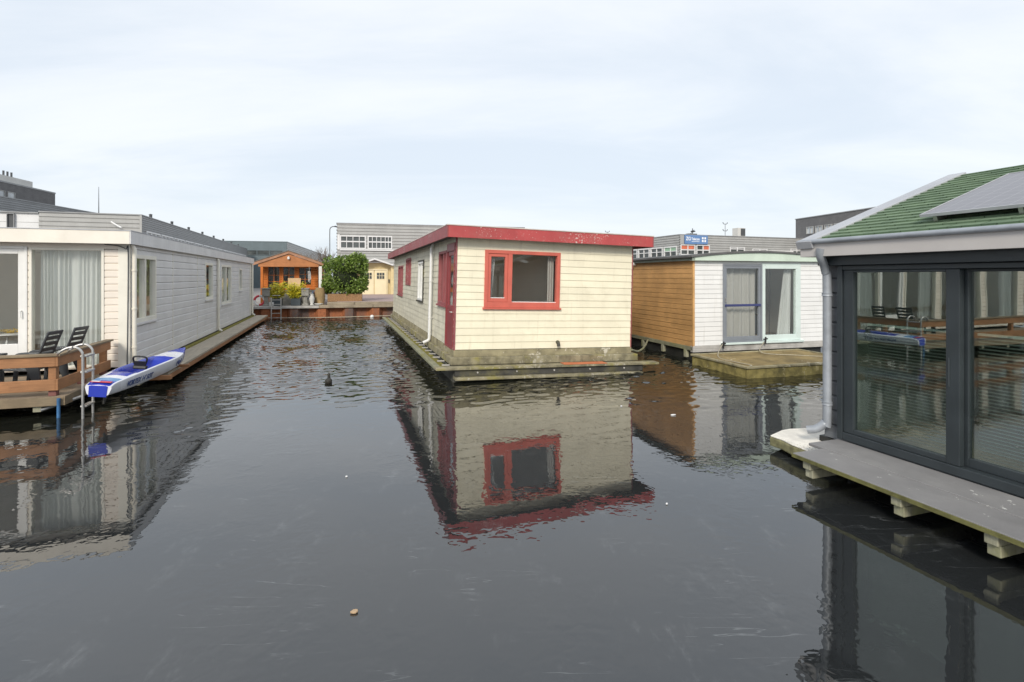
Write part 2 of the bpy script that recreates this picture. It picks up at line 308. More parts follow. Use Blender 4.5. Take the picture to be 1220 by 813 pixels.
def watermat():
    m, nt, out = newmat('canal_water')
    g = N(nt, 'ShaderNodeNewGeometry'); p = g.outputs['Position']
    sep = N(nt, 'ShaderNodeSeparateXYZ'); L(nt, p, sep.inputs[0])
    X, Y = sep.outputs[0], sep.outputs[1]
    # open rippled water starts beyond a ragged edge of thin ice; the ice edge comes nearer on the left
    edge = math_n(nt, 'ADD', math_n(nt, 'MULTIPLY', math_n(nt, 'SUBTRACT', noise(nt, p, .35, 5, .6), .5), 5.5),
                  math_n(nt, 'MULTIPLY', math_n(nt, 'MINIMUM', math_n(nt, 'ADD', X, 2.5), 0), -.55))
    open_w = ramp(nt, math_n(nt, 'ADD', Y, edge), 9.3, 11.2)
    farther = ramp(nt, Y, 10, 16)
    # ripples: short crests
    r1 = noise(nt, p, 1., 1.5, .5, (2.6, 4.4, 1)); r2 = noise(nt, p, 1., 1, .5, (7, 11, 1))
    rip = math_n(nt, 'ADD', math_n(nt, 'MULTIPLY', r1, .004), math_n(nt, 'MULTIPLY', r2, .003))
    rip = math_n(nt, 'MULTIPLY', rip, math_n(nt, 'MULTIPLY', open_w, math_n(nt, 'MULTIPLY', math_n(nt, 'ADD', .42, math_n(nt, 'MULTIPLY', farther, 1.3)), math_n(nt, 'SUBTRACT', 1, ramp(nt, math_n(nt, 'ADD', math_n(nt, 'ABSOLUTE', X), math_n(nt, 'ABSOLUTE', Y)), 45, 80)))))
    # ice: very flat, with faint ridges and scratches
    big = math_n(nt, 'MULTIPLY', noise(nt, p, .9, 2, .5), .0030)
    crk = noise(nt, p, 2.6, 3, .6)
    crk = math_n(nt, 'MULTIPLY', math_n(nt, 'ABSOLUTE', math_n(nt, 'SUBTRACT', crk, .5)), .0052)
    patch = ramp(nt, noise(nt, p, .8, 5, .6), .44, .64)
    crk = math_n(nt, 'MULTIPLY', crk, math_n(nt, 'ADD', .25, math_n(nt, 'MULTIPLY', patch, 1.4)))
    ice = math_n(nt, 'MULTIPLY', math_n(nt, 'ADD', big, crk), math_n(nt, 'SUBTRACT', 1.15, open_w))
    bp = N(nt, 'ShaderNodeBump', Strength=1, Distance=1)
    if 'Filter Width' in bp.inputs: bp.inputs['Filter Width'].default_value = .1
    L(nt, math_n(nt, 'ADD', rip, ice), bp.inputs['Height'])
    b = N(nt, 'ShaderNodeBsdfPrincipled')
    scr = noise(nt, p, 3., 10, .8, (1, .45, 1))
    frost = math_n(nt, 'MULTIPLY', ramp(nt, scr, .54, .74), math_n(nt, 'MULTIPLY', math_n(nt, 'SUBTRACT', 1, open_w), .55))
    # hair-thin scratches in the ice skin: narrow bands of a stretched, turned noise
    mp = N(nt, 'ShaderNodeMapping'); mp.inputs['Rotation'].default_value = (0, 0, R(-32)); mp.inputs['Scale'].default_value = (.5, 4.5, 1); L(nt, p, mp.inputs[0])
    h1 = noise(nt, mp.outputs[0], 1.0, 4, .55)
    line = math_n(nt, 'SUBTRACT', 1, ramp(nt, math_n(nt, 'ABSOLUTE', math_n(nt, 'SUBTRACT', h1, .5)), .0, .009))
    line = math_n(nt, 'MULTIPLY', line, ramp(nt, noise(nt, p, .9, 5, .65), .50, .66))
    frost = math_n(nt, 'MAXIMUM', frost, math_n(nt, 'MULTIPLY', line, math_n(nt, 'MULTIPLY', math_n(nt, 'SUBTRACT', 1, open_w), .9)))
    base = mixc(nt, open_w, (.020, .022, .023), (.012, .013, .010))
    c = mixc(nt, frost, base, (.115, .122, .125))
    L(nt, c, b.inputs['Base Color'])
    rg = math_n(nt, 'ADD', .004, math_n(nt, 'MULTIPLY', math_n(nt, 'SUBTRACT', 1, open_w), math_n(nt, 'ADD', .002, math_n(nt, 'MULTIPLY', patch, .006))))
    L(nt, rg, b.inputs['Roughness'])
    b.inputs['IOR'].default_value = 1.85
    L(nt, bp.outputs[0], b.inputs['Normal'])
    L(nt, b.outputs[0], out.inputs[0]); return m
M['water'] = watermat()

# ------------------------------------------------------------------ mesh helpers
ID = (Vector((0, 0, 0)), Vector((1, 0, 0)), Vector((0, 1, 0)), Vector((0, 0, 1)))
def frame(o, u, n, v=(0, 0, 1)): return (Vector(o), Vector(u), Vector(v), Vector(n))
def tp(T, u, v, n): return T[0] + T[1]*u + T[2]*v + T[3]*n

class MB:
    def __init__(s): s.v = []; s.f = []; s.m = []
    def add(s, vs, fs, mi=0):
        b = len(s.v); s.v += [Vector(x) for x in vs]
        for f in fs: s.f.append([b+i for i in f]); s.m.append(mi)
        return s
    def box(s, T, u0, u1, v0, v1, n0, n1, mi=0):
        vs = [tp(T, u, v, n) for n in (n0, n1) for v in (v0, v1) for u in (u0, u1)]
        return s.add(vs, [(0, 2, 3, 1), (4, 5, 7, 6), (0, 1, 5, 4), (2, 6, 7, 3), (0, 4, 6, 2), (1, 3, 7, 5)], mi)
    def cub(s, x0, x1, y0, y1, z0, z1, mi=0):
        return s.box(ID, x0, x1, y0, y1, z0, z1, mi)
    def prism(s, T, poly, n0, n1, mi=0):
        k = len(poly)
        vs = [tp(T, a, b, n0) for a, b in poly] + [tp(T, a, b, n1) for a, b in poly]
        return s.add(vs, [list(range(k))[::-1], list(range(k, 2*k))] + [(i, (i+1) % k, k+(i+1) % k, k+i) for i in range(k)], mi)
    def tube(s, pts, r, seg=10, mi=0, cap=True):
        pts = [Vector(p) for p in pts]; k = len(pts); vs = []; up = None
        for i, p in enumerate(pts):
            d = (pts[min(i+1, k-1)] - pts[max(i-1, 0)]).normalized()
            if up is None:
                up = Vector((0, 0, 1)) if abs(d.z) < .9 else Vector((1, 0, 0))
            a = d.cross(up)
            if a.length < 1e-4: a = d.orthogonal()
            a.normalize(); b2 = d.cross(a).normalized(); up = -b2 if False else up
            rr = r[i] if isinstance(r, (list, tuple)) else r
            for j in range(seg):
                t = 2*math.pi*j/seg; vs.append(p + a*math.cos(t)*rr + b2*math.sin(t)*rr)
        fs = [(i*seg+j, i*seg+(j+1) % seg, (i+1)*seg+(j+1) % seg, (i+1)*seg+j) for i in range(k-1) for j in range(seg)]
        if cap: fs += [list(range(seg))[::-1], [(k-1)*seg+j for j in range(seg)]]
        return s.add(vs, fs, mi)
    def lathe(s, c, prof, seg=20, mi=0):
        c = Vector(c); vs = []
        for r, z in prof:
            for j in range(seg):
                t = 2*math.pi*j/seg; vs.append(c + Vector((r*math.cos(t), r*math.sin(t), z)))
        k = len(prof)
        fs = [(i*seg+j, i*seg+(j+1) % seg, (i+1)*seg+(j+1) % seg, (i+1)*seg+j) for i in range(k-1) for j in range(seg)]
        fs += [list(range(seg))[::-1], [(k-1)*seg+j for j in range(seg)]]
        return s.add(vs, fs, mi)
    def rows(s, T, u0, u1, v0, v1, h, prof, holes=(), mi=0):
        """courses of boards: prof is a polyline [(fraction of h, outward n)], holes are (u0,u1,v0,v1)"""
        a = v0
        while a < v1-1e-4:
            b = min(a+h, v1)
            cuts = sorted({a, b} | {x for H in holes for x in H[2:4] if a < x < b})
            for c0, c1 in zip(cuts, cuts[1:]):
                mid = (c0+c1)/2; iv = [(u0, u1)]
                for H in holes:
                    if H[2] < mid < H[3]:
                        nv = []
                        for p, q in iv:
                            if H[1] <= p or H[0] >= q: nv.append((p, q)); continue
                            if H[0] > p: nv.append((p, H[0]))
                            if H[1] < q: nv.append((H[1], q))
                        iv = nv
                pts = [(a+f*h, n) for f, n in prof]
                cl = []
                for (va, na), (vb, nb) in zip(pts, pts[1:]):
                    if abs(vb-va) < 1e-6:
                        if c0-1e-6 <= va <= c1+1e-6: cl.append(((va, na), (vb, nb)))
                        continue
                    lo, hi = max(va, c0), min(vb, c1)
                    if hi-lo < 1e-6: continue
                    f = lambda v: na+(nb-na)*(v-va)/(vb-va)
                    cl.append(((lo, f(lo)), (hi, f(hi))))
                for p, q in iv:
                    for (va, na), (vb, nb) in cl:
                        s.add([tp(T, p, va, na), tp(T, q, va, na), tp(T, q, vb, nb), tp(T, p, vb, nb)], [(0, 1, 2, 3)], mi)
            a += h
        return s
    def build(s, name, mat, parent=None, smooth=False, bevel=0, label=None, recalc=True):
        me = bpy.data.meshes.new(name); me.from_pydata(s.v, [], s.f); me.update()
        if recalc and len(s.f) < 60000:
            bm = bmesh.new(); bm.from_mesh(me); bmesh.ops.recalc_face_normals(bm, faces=bm.faces); bm.to_mesh(me); bm.free()
        for x in (mat if isinstance(mat, (list, tuple)) else [mat]): me.materials.append(M[x] if isinstance(x, str) else x)
        me.polygons.foreach_set('material_index', s.m)
        if smooth: me.polygons.foreach_set('use_smooth', [True]*len(me.polygons))
        o = bpy.data.objects.new(name, me); C.objects.link(o)
        if parent: o.parent = parent
        if bevel:
            b = o.modifiers.new('bevel', 'BEVEL'); b.width = bevel; b.segments = 2; b.limit_method = 'ANGLE'; b.angle_limit = R(40)
        if smooth:
            bm = bmesh.new(); bm.from_mesh(me)
            for e in bm.edges:
                if len(e.link_faces) == 2 and e.calc_face_angle(0) > R(50): e.smooth = False
            bm.to_mesh(me); bm.free()
        if label: o['label'] = label
        return o

def tag(o, label, cat, group=None, kind=None):
    o['label'] = label; o['category'] = cat
    if group: o['group'] = group
    if kind: o['kind'] = kind
    return o
def thing(name, label, cat, loc=(0, 0, 0), rz=0, ry=0, group=None):
    o = bpy.data.objects.new(name, None); C.objects.link(o); o.empty_display_size = .2
    o.location = loc; o.rotation_euler = (0, ry, rz); return tag(o, label, cat, group)
def struct(name, mb, mat, **k):
    o = mb.build(name, mat, **k); o['kind'] = 'structure'; return o

def lettering(name, text, T, u, v, width, height, mat, parent, n=.002, th=.002):
    cu = bpy.data.curves.new('t', 'FONT'); cu.body = text; cu.extrude = th/2; cu.offset = .022
    o = bpy.data.objects.new('t', cu); C.objects.link(o)
    bpy.context.view_layer.update()
    me = bpy.data.meshes.new_from_object(o.evaluated_get(bpy.context.evaluated_depsgraph_get()))
    bpy.data.objects.remove(o); bpy.data.curves.remove(cu)
    xs = [w.co.x for w in me.vertices]; ys = [w.co.y for w in me.vertices]
    sx = width/(max(xs)-min(xs)); sy = height/(max(ys)-min(ys)); x0 = min(xs); y0 = min(ys)
    for w in me.vertices:
        w.co = tp(T, u+(w.co.x-x0)*sx, v+(w.co.y-y0)*sy, n+w.co.z)
    me.name = name; me.materials.clear(); me.materials.append(M[mat])
    q = bpy.data.objects.new(name, me); C.objects.link(q); q.parent = parent; return q

LAP = [(0, -.004), (0, .015), (1, .001)]                    # lapped board: thick bottom edge
RABAT = [(0, -.012), (0, .020), (.80, .020), (1, -.012)]
GROOVE = [(0, -.02), (0, .014), (.93, .014), (.93, -.02), (1, -.02)]      # board with a chamfer at its top
FLAT = [(0, 0), (1, 0)]
RIB = [(0, 0), (.12, .05), (.5, .05), (.62, 0), (1, 0)]

def rectframe(mb, T, u0, u1, v0, v1, w, n0, n1, wt=None, wb=None, mi=0):
    wt = w if wt is None else wt; wb = w if wb is None else wb
    mb.box(T, u0, u0+w, v0, v1, n0, n1, mi); mb.box(T, u1-w, u1, v0, v1, n0, n1, mi)
    mb.box(T, u0+w, u1-w, v1-wt, v1, n0, n1, mi); mb.box(T, u0+w, u1-w, v0, v0+wb, n0, n1, mi)
    return mb

def window(house, T, u0, u1, v0, v1, fmat, cols=(), w=.07, n0=-.10, n1=.035, bars=(), rowsb=(), pane='glass', sill=None, name='window', label=None, wb=None):
    """one window: frame with mullions (cols: (u, width)), glazing bars, its pane and its sill"""
    mb = MB(); rectframe(mb, T, u0, u1, v0, v1, w, n0, n1, wb=wb)
    b0 = v0+(wb or w)
    for u, ww in cols: mb.box(T, u-ww/2, u+ww/2, b0, v1-w, n0, n1-.004)
    for u, ww in bars: mb.box(T, u-ww/2, u+ww/2, b0, v1-w, -.045, -.012)
    for v, ww in rowsb: mb.box(T, u0+w, u1-w, v-ww/2, v+ww/2, -.043, -.014)
    fr = mb.build(name, fmat, house, bevel=.005, label=label)
    MB().box(T, u0+w*.7, u1-w*.7, b0-w*.3, v1-w*.7, -.034, -.026).build('pane', pane, fr)
    if sill:
        MB().box(T, u0-.04, u1+.04, v0-.05, v0-.002, -.02, .075).build('sill', sill, fr, bevel=.004)
    return fr

def curtain(T, u0, u1, v0, v1, n, folds, amp, mat, parent, gather=0, name='curtain', tied=0):
    mb = MB(); nu = int(folds*10); nv = 8; vs = []
    for j in range(nv+1):
        fv = j/nv
        for i in range(nu+1):
            fu = i/nu
            sq = 1-gather*(1-fv)**1.2
            u = u0+(u1-u0)*(1-(1-fu)*sq) if gather > 0 else u0+(u1-u0)*fu
            if gather < 0: u = u0+(u1-u0)*fu*(1+gather*(1-fv))
            if tied: u = u1-(u1-u0)*(1-fu)*(1-tied*fv)
            ph = (fu+.035*math.sin(fu*9+u0)+.02*math.sin(fu*23+2*u0))*folds*2*math.pi + .5*math.sin(fu*5+2.2*fv+u0)
            vs.append(tp(T, u, v0+(v1-v0)*fv, n+amp*math.sin(ph)*(.75+.25*math.sin(7*fu))))
    fs = [(j*(nu+1)+i, j*(nu+1)+i+1, (j+1)*(nu+1)+i+1, (j+1)*(nu+1)+i) for j in range(nv) for i in range(nu)]
    return mb.add(vs, fs).build(name, mat, parent, smooth=True)

def downpipe(house, T, u, v0, v1, r, mat, n=.09, shoe=(0, .14), top=.05, clips=(.3, .75), name='downpipe', shoe_drop=.06):
    pts = [tp(T, u, v1, n-top)] + [tp(T, u, v1-.10, n)]
    pts += [tp(T, u, v0+.12, n)]
    for i in range(1, 6):
        a = i/5*math.pi/2*.85
        pts.append(tp(T, u+shoe[0]*(1-math.cos(a)), v0+.12-.10*math.sin(a), n+shoe[1]*(1-math.cos(a))))
    pts.append(tp(T, u+shoe[0]*1.5, v0-.02, n+shoe[1]*1.5))
    mb = MB().tube(pts, r, 14); o = mb.build(name, mat, house, smooth=True)
    for f in clips:
        cm = MB(); v = v0+(v1-v0)*f
        cm.tube([tp(T, u, v-.018, n), tp(T, u, v+.018, n)], r*1.22, 14); cm.box(T, u-.012, u+.012, v-.01, v+.01, .01, n)
        cm.build('pipe_clip', mat, o, smooth=True)
    return o

def curvepts(pts, k=6):
    """catmull-rom through points"""
    P = [Vector(p) for p in pts]; out = []
    for i in range(len(P)-1):
        p0 = P[max(i-1, 0)]; p1 = P[i]; p2 = P[i+1]; p3 = P[min(i+2, len(P)-1)]
        for j in range(k):
            t = j/k
            out.append(.5*((2*p1)+(p2-p0)*t+(2*p0-5*p1+4*p2-p3)*t*t+(3*p1-p0-3*p2+p3)*t**3))
    return out+[P[-1]]

# ------------------------------------------------------------------ the setting: water, ground, quay
def water_mesh():
    """one sheet: a fine grid that carries the ripples of the open water between the boats, flat beyond"""
    import numpy as np
    rs = np.random.RandomState(4)
    xs = np.arange(-14.5, 12.01, .05); ys = np.arange(7.0, 33.01, .05)
    X, Y = np.meshgrid(xs, ys); Z = np.zeros_like(X)
    def soft(n, lo, hi, spread, seed):
        q_ = np.random.RandomState(seed); o_ = np.zeros_like(X)
        for _ in range(n):
            lam = q_.uniform(lo, hi); a = q_.normal(math.pi/2, spread); k_ = 2*math.pi/lam
            o_ += np.sin(k_*(X*math.cos(a)+Y*math.sin(a))+q_.uniform(0, 6.28))
        return o_/math.sqrt(n/2)
    low = soft(12, 2.5, 7, 1.6, 1); mid = soft(10, .9, 2.2, 1.6, 2)
    edge = Y+.55*low+.25*mid-.50*np.minimum(X+3.0, 0)+.25*np.maximum(X-2.5, 0)
    t = np.clip((edge-8.9)/2.4, 0, 1); openw = t*t*(3-2*t)
    for n, lo, hi, spr, slope, sd in ((30, .15, .27, .85, .100, 5), (24, .27, .48, .8, .080, 6), (12, .7, 1.4, .8, .014, 7)):
        for _ in range(n):
            lam = rs.uniform(lo, hi); a = rs.normal(math.pi/2+.25, spr); k_ = 2*math.pi/lam
            Z += slope/k_*math.sqrt(2./n)*np.sin(k_*(X*math.cos(a)+Y*math.sin(a))+rs.uniform(0, 6.28))
    gust = np.clip(.9+.30*soft(9, 1.5, 5, 1.6, 8), .3, 1.6)
    far = np.clip((Y-10)/7, 0, 1)
    rim = np.clip(np.minimum.reduce([X-xs[0], xs[-1]-X, Y-ys[0], ys[-1]-Y])/1., 0, 1)
    Z *= openw*gust*(.60+1.15*far)*rim
    nx, ny = len(xs), len(ys)
    co = np.stack([X, Y, Z], -1).reshape(-1, 3)
    idx = np.arange(nx*ny).reshape(ny, nx)
    F = np.stack([idx[:-1, :-1], idx[:-1, 1:], idx[1:, 1:], idx[1:, :-1]], -1).reshape(-1, 4)
    b = nx*ny; B = 2500.
    ext = np.array([(-B, -B, 0), (B, -B, 0), (B, 700, 0), (-B, 700, 0), ], float)
    c00, c10, c11, c01 = idx[0, 0], idx[0, -1], idx[-1, -1], idx[-1, 0]
    F = np.concatenate([F, np.array([(b, b+1, c10, c00), (b+1, b+2, c11, c10), (b+2, b+3, c01, c11), (b+3, b, c00, c01)])])
    me = bpy.data.meshes.new('water'); co = np.concatenate([co, ext])
    me.vertices.add(len(co)); me.vertices.foreach_set('co', co.astype(np.float32).ravel())
    me.loops.add(F.size); me.loops.foreach_set('vertex_index', F.astype(np.int32).ravel())
    me.polygons.add(len(F)); me.polygons.foreach_set('loop_start', np.arange(0, F.size, 4, dtype=np.int32))
    me.polygons.foreach_set('use_smooth', np.ones(len(F), dtype=bool)); me.update(calc_edges=True); me.validate()
    me.materials.append(M['water']); o_ = bpy.data.objects.new('water', me); C.objects.link(o_); o_['kind'] = 'structure'
water_mesh()
QO = Vector((-14.07, 29.3, 0)); QU = Vector((.966, .2588, 0)); QN = Vector((-.2588, .966, 0)); QA = math.atan2(QU.y, QU.x)
def q(u, n, z=0): return QO+QU*u+QN*n+Vector((0, 0, z))
G = .70
struct('ground', MB().add([q(-900, .12, G), q(900, .12, G), q(1800, 2500, G), q(-1800, 2500, G)], [(0, 1, 2, 3)]), 'paving')
# sheet pile wall with its timber cap
quay = thing('quay_wall', 'rusty sheet pile quay wall with timber edge along the end of the water', 'quay wall', QO, QA)
mb = MB(); P = []
for i in range(-70, 90):
    u = i*1.5
    P += [(u, 0), (u+.42, 0), (u+.62, .28), (u+1.30, .28)]
for (a, b), (c, d) in zip(P, P[1:]):
    mb.add([(a, b, -1.5), (c, d, -1.5), (c, d, .62), (a, b, .62)], [(0, 1, 2, 3)])
mb.build('sheet_pile', 'rust', quay)
MB().cub(-105, 3.05, -.10, .20, .60, .735).build('edge_plank', 'quayplank', quay, bevel=.01)
mb = MB()
for a, b in ((3.06, 6.05), (6.07, 12.0), (12.02, 25), (25.02, 135)): mb.cub(a, b, -.09, .20, .60, .775)
mb.build('timber_beam', 'quaybeam', quay, bevel=.012)
mb = MB()
for a, b in ((3.5, 5.0), (5.02, 7.9), (7.92, 16), (16.02, 135)): mb.cub(a, b, -.02, .22, .778, .93)
mb.build('upper_beam', 'quaybeam', quay, bevel=.012)
mb = MB()
mb.tube(curvepts([(-1.0, -.16, .12), (1.5, -.16, .08), (4, -.14, .06), (6.5, -.16, .09), (9, -.16, .10), (12, -.15, .1)]), .022, 8)
tag(mb.build('mooring_rope', 'rope', None, smooth=True), 'long pale rope slung just above the waterline along the rusty quay wall', 'rope')
bpy.data.objects['mooring_rope'].location = QO; bpy.data.objects['mooring_rope'].rotation_euler = (0, 0, QA)
# raised paved terrace in front of the cream doors
tr = MB().prism(ID, [(4.0, .23), (18, .23), (18, 14), (4.0, 14)], G-.05, .93)
o = struct('terrace', tr, 'brickpave'); o.location = QO; o.rotation_euler = (0, 0, QA)

# ------------------------------------------------------------------ CREAM HOUSEBOAT (middle)
W, LL = 4.67, 15.0
cream = thing('houseboat', 'cream clapboard houseboat with red roof edge and red window in the middle', 'houseboat', (-1.36, 12.24, 0), R(18.2), R(1.5))
TF = frame((0, 0, 0), (1, 0, 0), (0, -1, 0)); TL = frame((0, 0, 0), (0, 1, 0), (-1, 0, 0))
TR = frame((W, 0, 0), (0, 1, 0), (1, 0, 0)); TB = frame((0, LL, 0), (1, 0, 0), (0, 1, 0))
fw = (.673, 2.625, 1.69, 3.07)
sw = [(1.16, 2.24, 1.67, 3.08), (5.02, 6.22, 1.61, 2.91), (8.3, 9.85, 2.06, 3.14), (10.9, 12.8, 1.60, 2.89)]
door = (.17, 1.12, .66, 3.22)
hl = [door]+sw
unseen_wins = [(.5, 2.6, .95, 3.1), (2.9, 5.0, .95, 3.1), (5.6, 8.0, .95, 3.1), (9.0, 11.4, .95, 3.1)]  # unseen right side openings, added to let more light into the room
inset = lambda h: (h[0]+.03, h[1]-.03, h[2]+.03, h[3]-.03)
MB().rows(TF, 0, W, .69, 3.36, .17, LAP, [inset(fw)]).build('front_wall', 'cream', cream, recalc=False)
MB().rows(TL, .0, LL, .69, 3.36, .17, LAP, [inset(h) for h in hl]).rows(TR, 0, LL, .69, 3.36, .17, LAP, [inset(h) for h in unseen_wins]).rows(TB, 0, W, .69, 3.36, .17, LAP).build('side_wall', 'creamside', cream, recalc=False, label='weathered side wall in shade-darkened cream')
# room behind the windows
mb = MB()
for T, u0, u1, hs in ((TF, .12, W-.12, [inset(fw)]), (TL, .12, LL-.12, [inset(h) for h in hl]), (TR, .12, LL-.12, [inset(h) for h in unseen_wins]), (TB, .12, W-.12, [])):
    Tn = (T[0]-T[3]*.12, T[1], T[2], T[3]); mb.rows(Tn, u0, u1, .72, 3.22, 5, FLAT, hs)
mb.cub(2.3, 4.55, 5.2, 5.3, .72, 3.22)
mb.build('interior_wall', 'roomwall', cream, recalc=False)
MB().add([(.1, .1, .72), (W-.1, .1, .72), (W-.1, LL-.1, .72), (.1, LL-.1, .72)], [(0, 1, 2, 3)]).build('floor', 'roomfloor', cream)
mb = MB()
for k in range(24): mb.cub(.12+k*.185, .12+k*.185+.18, .12, LL-.12, 3.2, 3.23)
mb.build('ceiling', 'roomceil', cream)
MB().cub(1.85, 2.05, 5.1, 5.2, .72, 3.2).build('room_post', 'column', cream); MB().cub(3.9, 4.5, 2.2, 2.3, .72, 3.2).build('room_post', 'column', cream)
MB().cub(.5, 1.5, 7.4, 7.9, .72, 2.6).build('cupboard', 'tan', cream)
MB().tube([(1.95, 5.02, .8), (1.95, 5.02, 3.0)], .05, 10).build('stove_pipe', 'alu', cream, smooth=True)
# front window
wf = MB(); rectframe(wf, TF, *fw, .085, -.10, .04, wb=.13)
wf.box(TF, 1.255, 1.365, 1.82, 2.985, -.10, .035)
rectframe(wf, TF, .762, 1.251, 1.824, 2.981, .07, -.06, .022, wb=.09)
wf = wf.build('front_window', 'redframe', cream, bevel=.006)
MB().box(TF, .80, 1.22, 1.88, 2.95, -.030, -.022).box(TF, 1.36, 2.55, 1.81, 3.0, -.05, -.042).build('pane', 'glass', wf)
MB().box(TF, 1.37, 2.535, 1.82, 1.835, -.03, .0).box(TF, .835, 1.18, 1.914, 1.93, -.02, .026).build('glazing_bead', 'white', wf)
MB().box(TF, .64, 2.66, 1.645, 1.688, -.02, .07).build('sill', 'redframe', wf, bevel=.004)
curtain(TF, 2.36, 2.52, 1.84, 2.98, -.16, 2, .02, 'curtaingrey', wf)
curtain(TF, .84, .98, 1.84, 2.98, -.16, 2, .02, 'curtain', wf, gather=-.5)
# left side: door, windows
dm = MB(); rectframe(dm, TL, *door, .075, -.08, .03, wt=.19, wb=.05)
dm.box(TL, .247, 1.043, .712, 1.60, -.05, .005)
rectframe(dm, TL, .249, 1.041, 1.603, 3.026, .10, -.05, .005)
for k in range(1, 6): dm.box(TL, .33, .96, .74+k*.14-.006, .74+k*.14+.006, .005, .010)
dr = dm.build('door', 'reddoor', cream, bevel=.004)
MB().box(TL, .33, .96, 1.68, 2.95, -.03, -.022).build('pane', 'glass', dr)
MB().tube([tp(TL, .30, 1.55, .0), tp(TL, .30, 1.55, .06), tp(TL, .42, 1.55, .06)], .012, 8).build('handle', 'alu', dr, smooth=True)
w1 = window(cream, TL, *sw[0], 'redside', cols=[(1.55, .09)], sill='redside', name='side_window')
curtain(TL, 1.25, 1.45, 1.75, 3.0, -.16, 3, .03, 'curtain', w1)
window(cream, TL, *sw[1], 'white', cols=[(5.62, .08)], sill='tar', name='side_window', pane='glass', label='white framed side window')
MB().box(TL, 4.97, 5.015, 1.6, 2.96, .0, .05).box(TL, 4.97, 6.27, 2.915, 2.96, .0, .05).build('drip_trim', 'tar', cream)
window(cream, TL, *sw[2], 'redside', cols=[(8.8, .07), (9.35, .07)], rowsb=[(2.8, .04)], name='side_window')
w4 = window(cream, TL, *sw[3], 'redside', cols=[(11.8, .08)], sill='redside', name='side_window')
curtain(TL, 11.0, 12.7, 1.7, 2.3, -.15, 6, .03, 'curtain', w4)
for h in unseen_wins: window(cream, TR, *h, 'redside', name='side_window')  # added windows, out of view, that brighten the interior
# corner boards
MB().box(TL, -.022, .085, .67, 3.36, -.002, .028).build('corner_trim', 'redside', cream, bevel=.004); MB().box(TR, -.022, .05, .67, 3.36, .0, .028).build('corner_trim', 'redside', cream, bevel=.004)
downpipe(cream, TL, 3.12, .50, 3.36, .045, 'pvc', n=.09, shoe=(0, .12), clips=(.25, .62))
# vent cowl on the front
mb = MB().tube([tp(TF, 2.6, .84, 0), tp(TF, 2.6, .84, .05), tp(TF, 2.6, .80, .085), tp(TF, 2.6, .74, .09)], [.045, .045, .042, .04], 10)
mb.build('wall_vent', 'tar', cream, smooth=True)
# roof, fascia, edge
OVL, OVF = .30, .30
def ringbox(mb, x0, x1, y0, y1, z0, z1, t):
    mb.cub(x0, x1, y0, y0+t, z0, z1); mb.cub(x0, x1, y1-t, y1, z0, z1)
    mb.cub(x0, x0+t, y0+t, y1-t, z0, z1); mb.cub(x1-t, x1, y0+t, y1-t, z0, z1); return mb
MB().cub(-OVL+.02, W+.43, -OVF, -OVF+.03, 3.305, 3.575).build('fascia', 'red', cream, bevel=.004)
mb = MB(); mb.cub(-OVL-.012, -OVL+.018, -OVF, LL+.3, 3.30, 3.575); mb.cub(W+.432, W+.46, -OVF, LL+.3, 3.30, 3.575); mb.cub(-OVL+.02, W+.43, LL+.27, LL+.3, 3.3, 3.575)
mb.build('side_fascia', 'redside', cream, bevel=.004, label='dull red side fascia')
rf = MB().cub(-OVL+.02, W+.43, -OVF+.032, LL+.268, 3.362, 3.56).build('roof', 'felt', cream)
ringbox(MB(), -OVL-.02, W+.47, -OVF-.012, LL+.31, 3.578, 3.60, .07).build('roof_edge', 'feltpale', rf)
MB().lathe((.55, 2.5, 3.56), [(.05, 0), (.05, .20), (.09, .21), (.09, .28), (.02, .31)], 12).build('roof_vent', 'darkmetal', rf, smooth=True)
# float: tar skirting, beams, hull, ledges
MB().cub(-.028, W+.03, -.028, LL+.03, .52, .676).build('skirting', 'flaked', cream, bevel=.006)
MB().cub(-.12, W+.15, -.16, LL+.15, .345, .52).build('base_beam', 'mossbeam', cream, bevel=.015)
MB().cub(-.10, W+.2, -.34, LL+.2, -.9, .29).build('hull', 'concrete', cream, bevel=.02)
mb = MB()
mb.cub(-.52, 5.24, -.50, -.20, .292, .345)
mb.build('front_ledge', 'mossbeam', cream, bevel=.008)
MB().cub(2.6, 3.75, -.50, -.22, .347, .362).build('rust_stain', 'orangespill', cream, bevel=.005)
MB().cub(-.52, -.37, -.198, LL+.2, .285, .345).build('side_ledge', 'mossgrey', cream, bevel=.008)
MB().cub(-.355, -.20, -.198, LL+.2, .27, .325).build('moss_plank', 'mossgreen', cream, bevel=.02)
for k in range(24):
    y = -.05+k*.63; MB().cub(-.30, -.12, y, y+.05, .326, .352).build('ledge_bracket', 'quayplank', cream, bevel=.004)
MB().cub(-.08, W+.12, -.44, -.345, .135, .288).build('fender_board', 'tar', cream, bevel=.01)
MB().cub(-.10, W+.05, -.60, -.345, .07, .13).build('lower_ledge', 'mossbeam', cream, bevel=.012)
for k in range(5): MB().tube([(.45+k*.95, -.44, .22), (.45+k*.95, -.458, .22)], .02, 8).build('bolt', 'quayplank', cream)

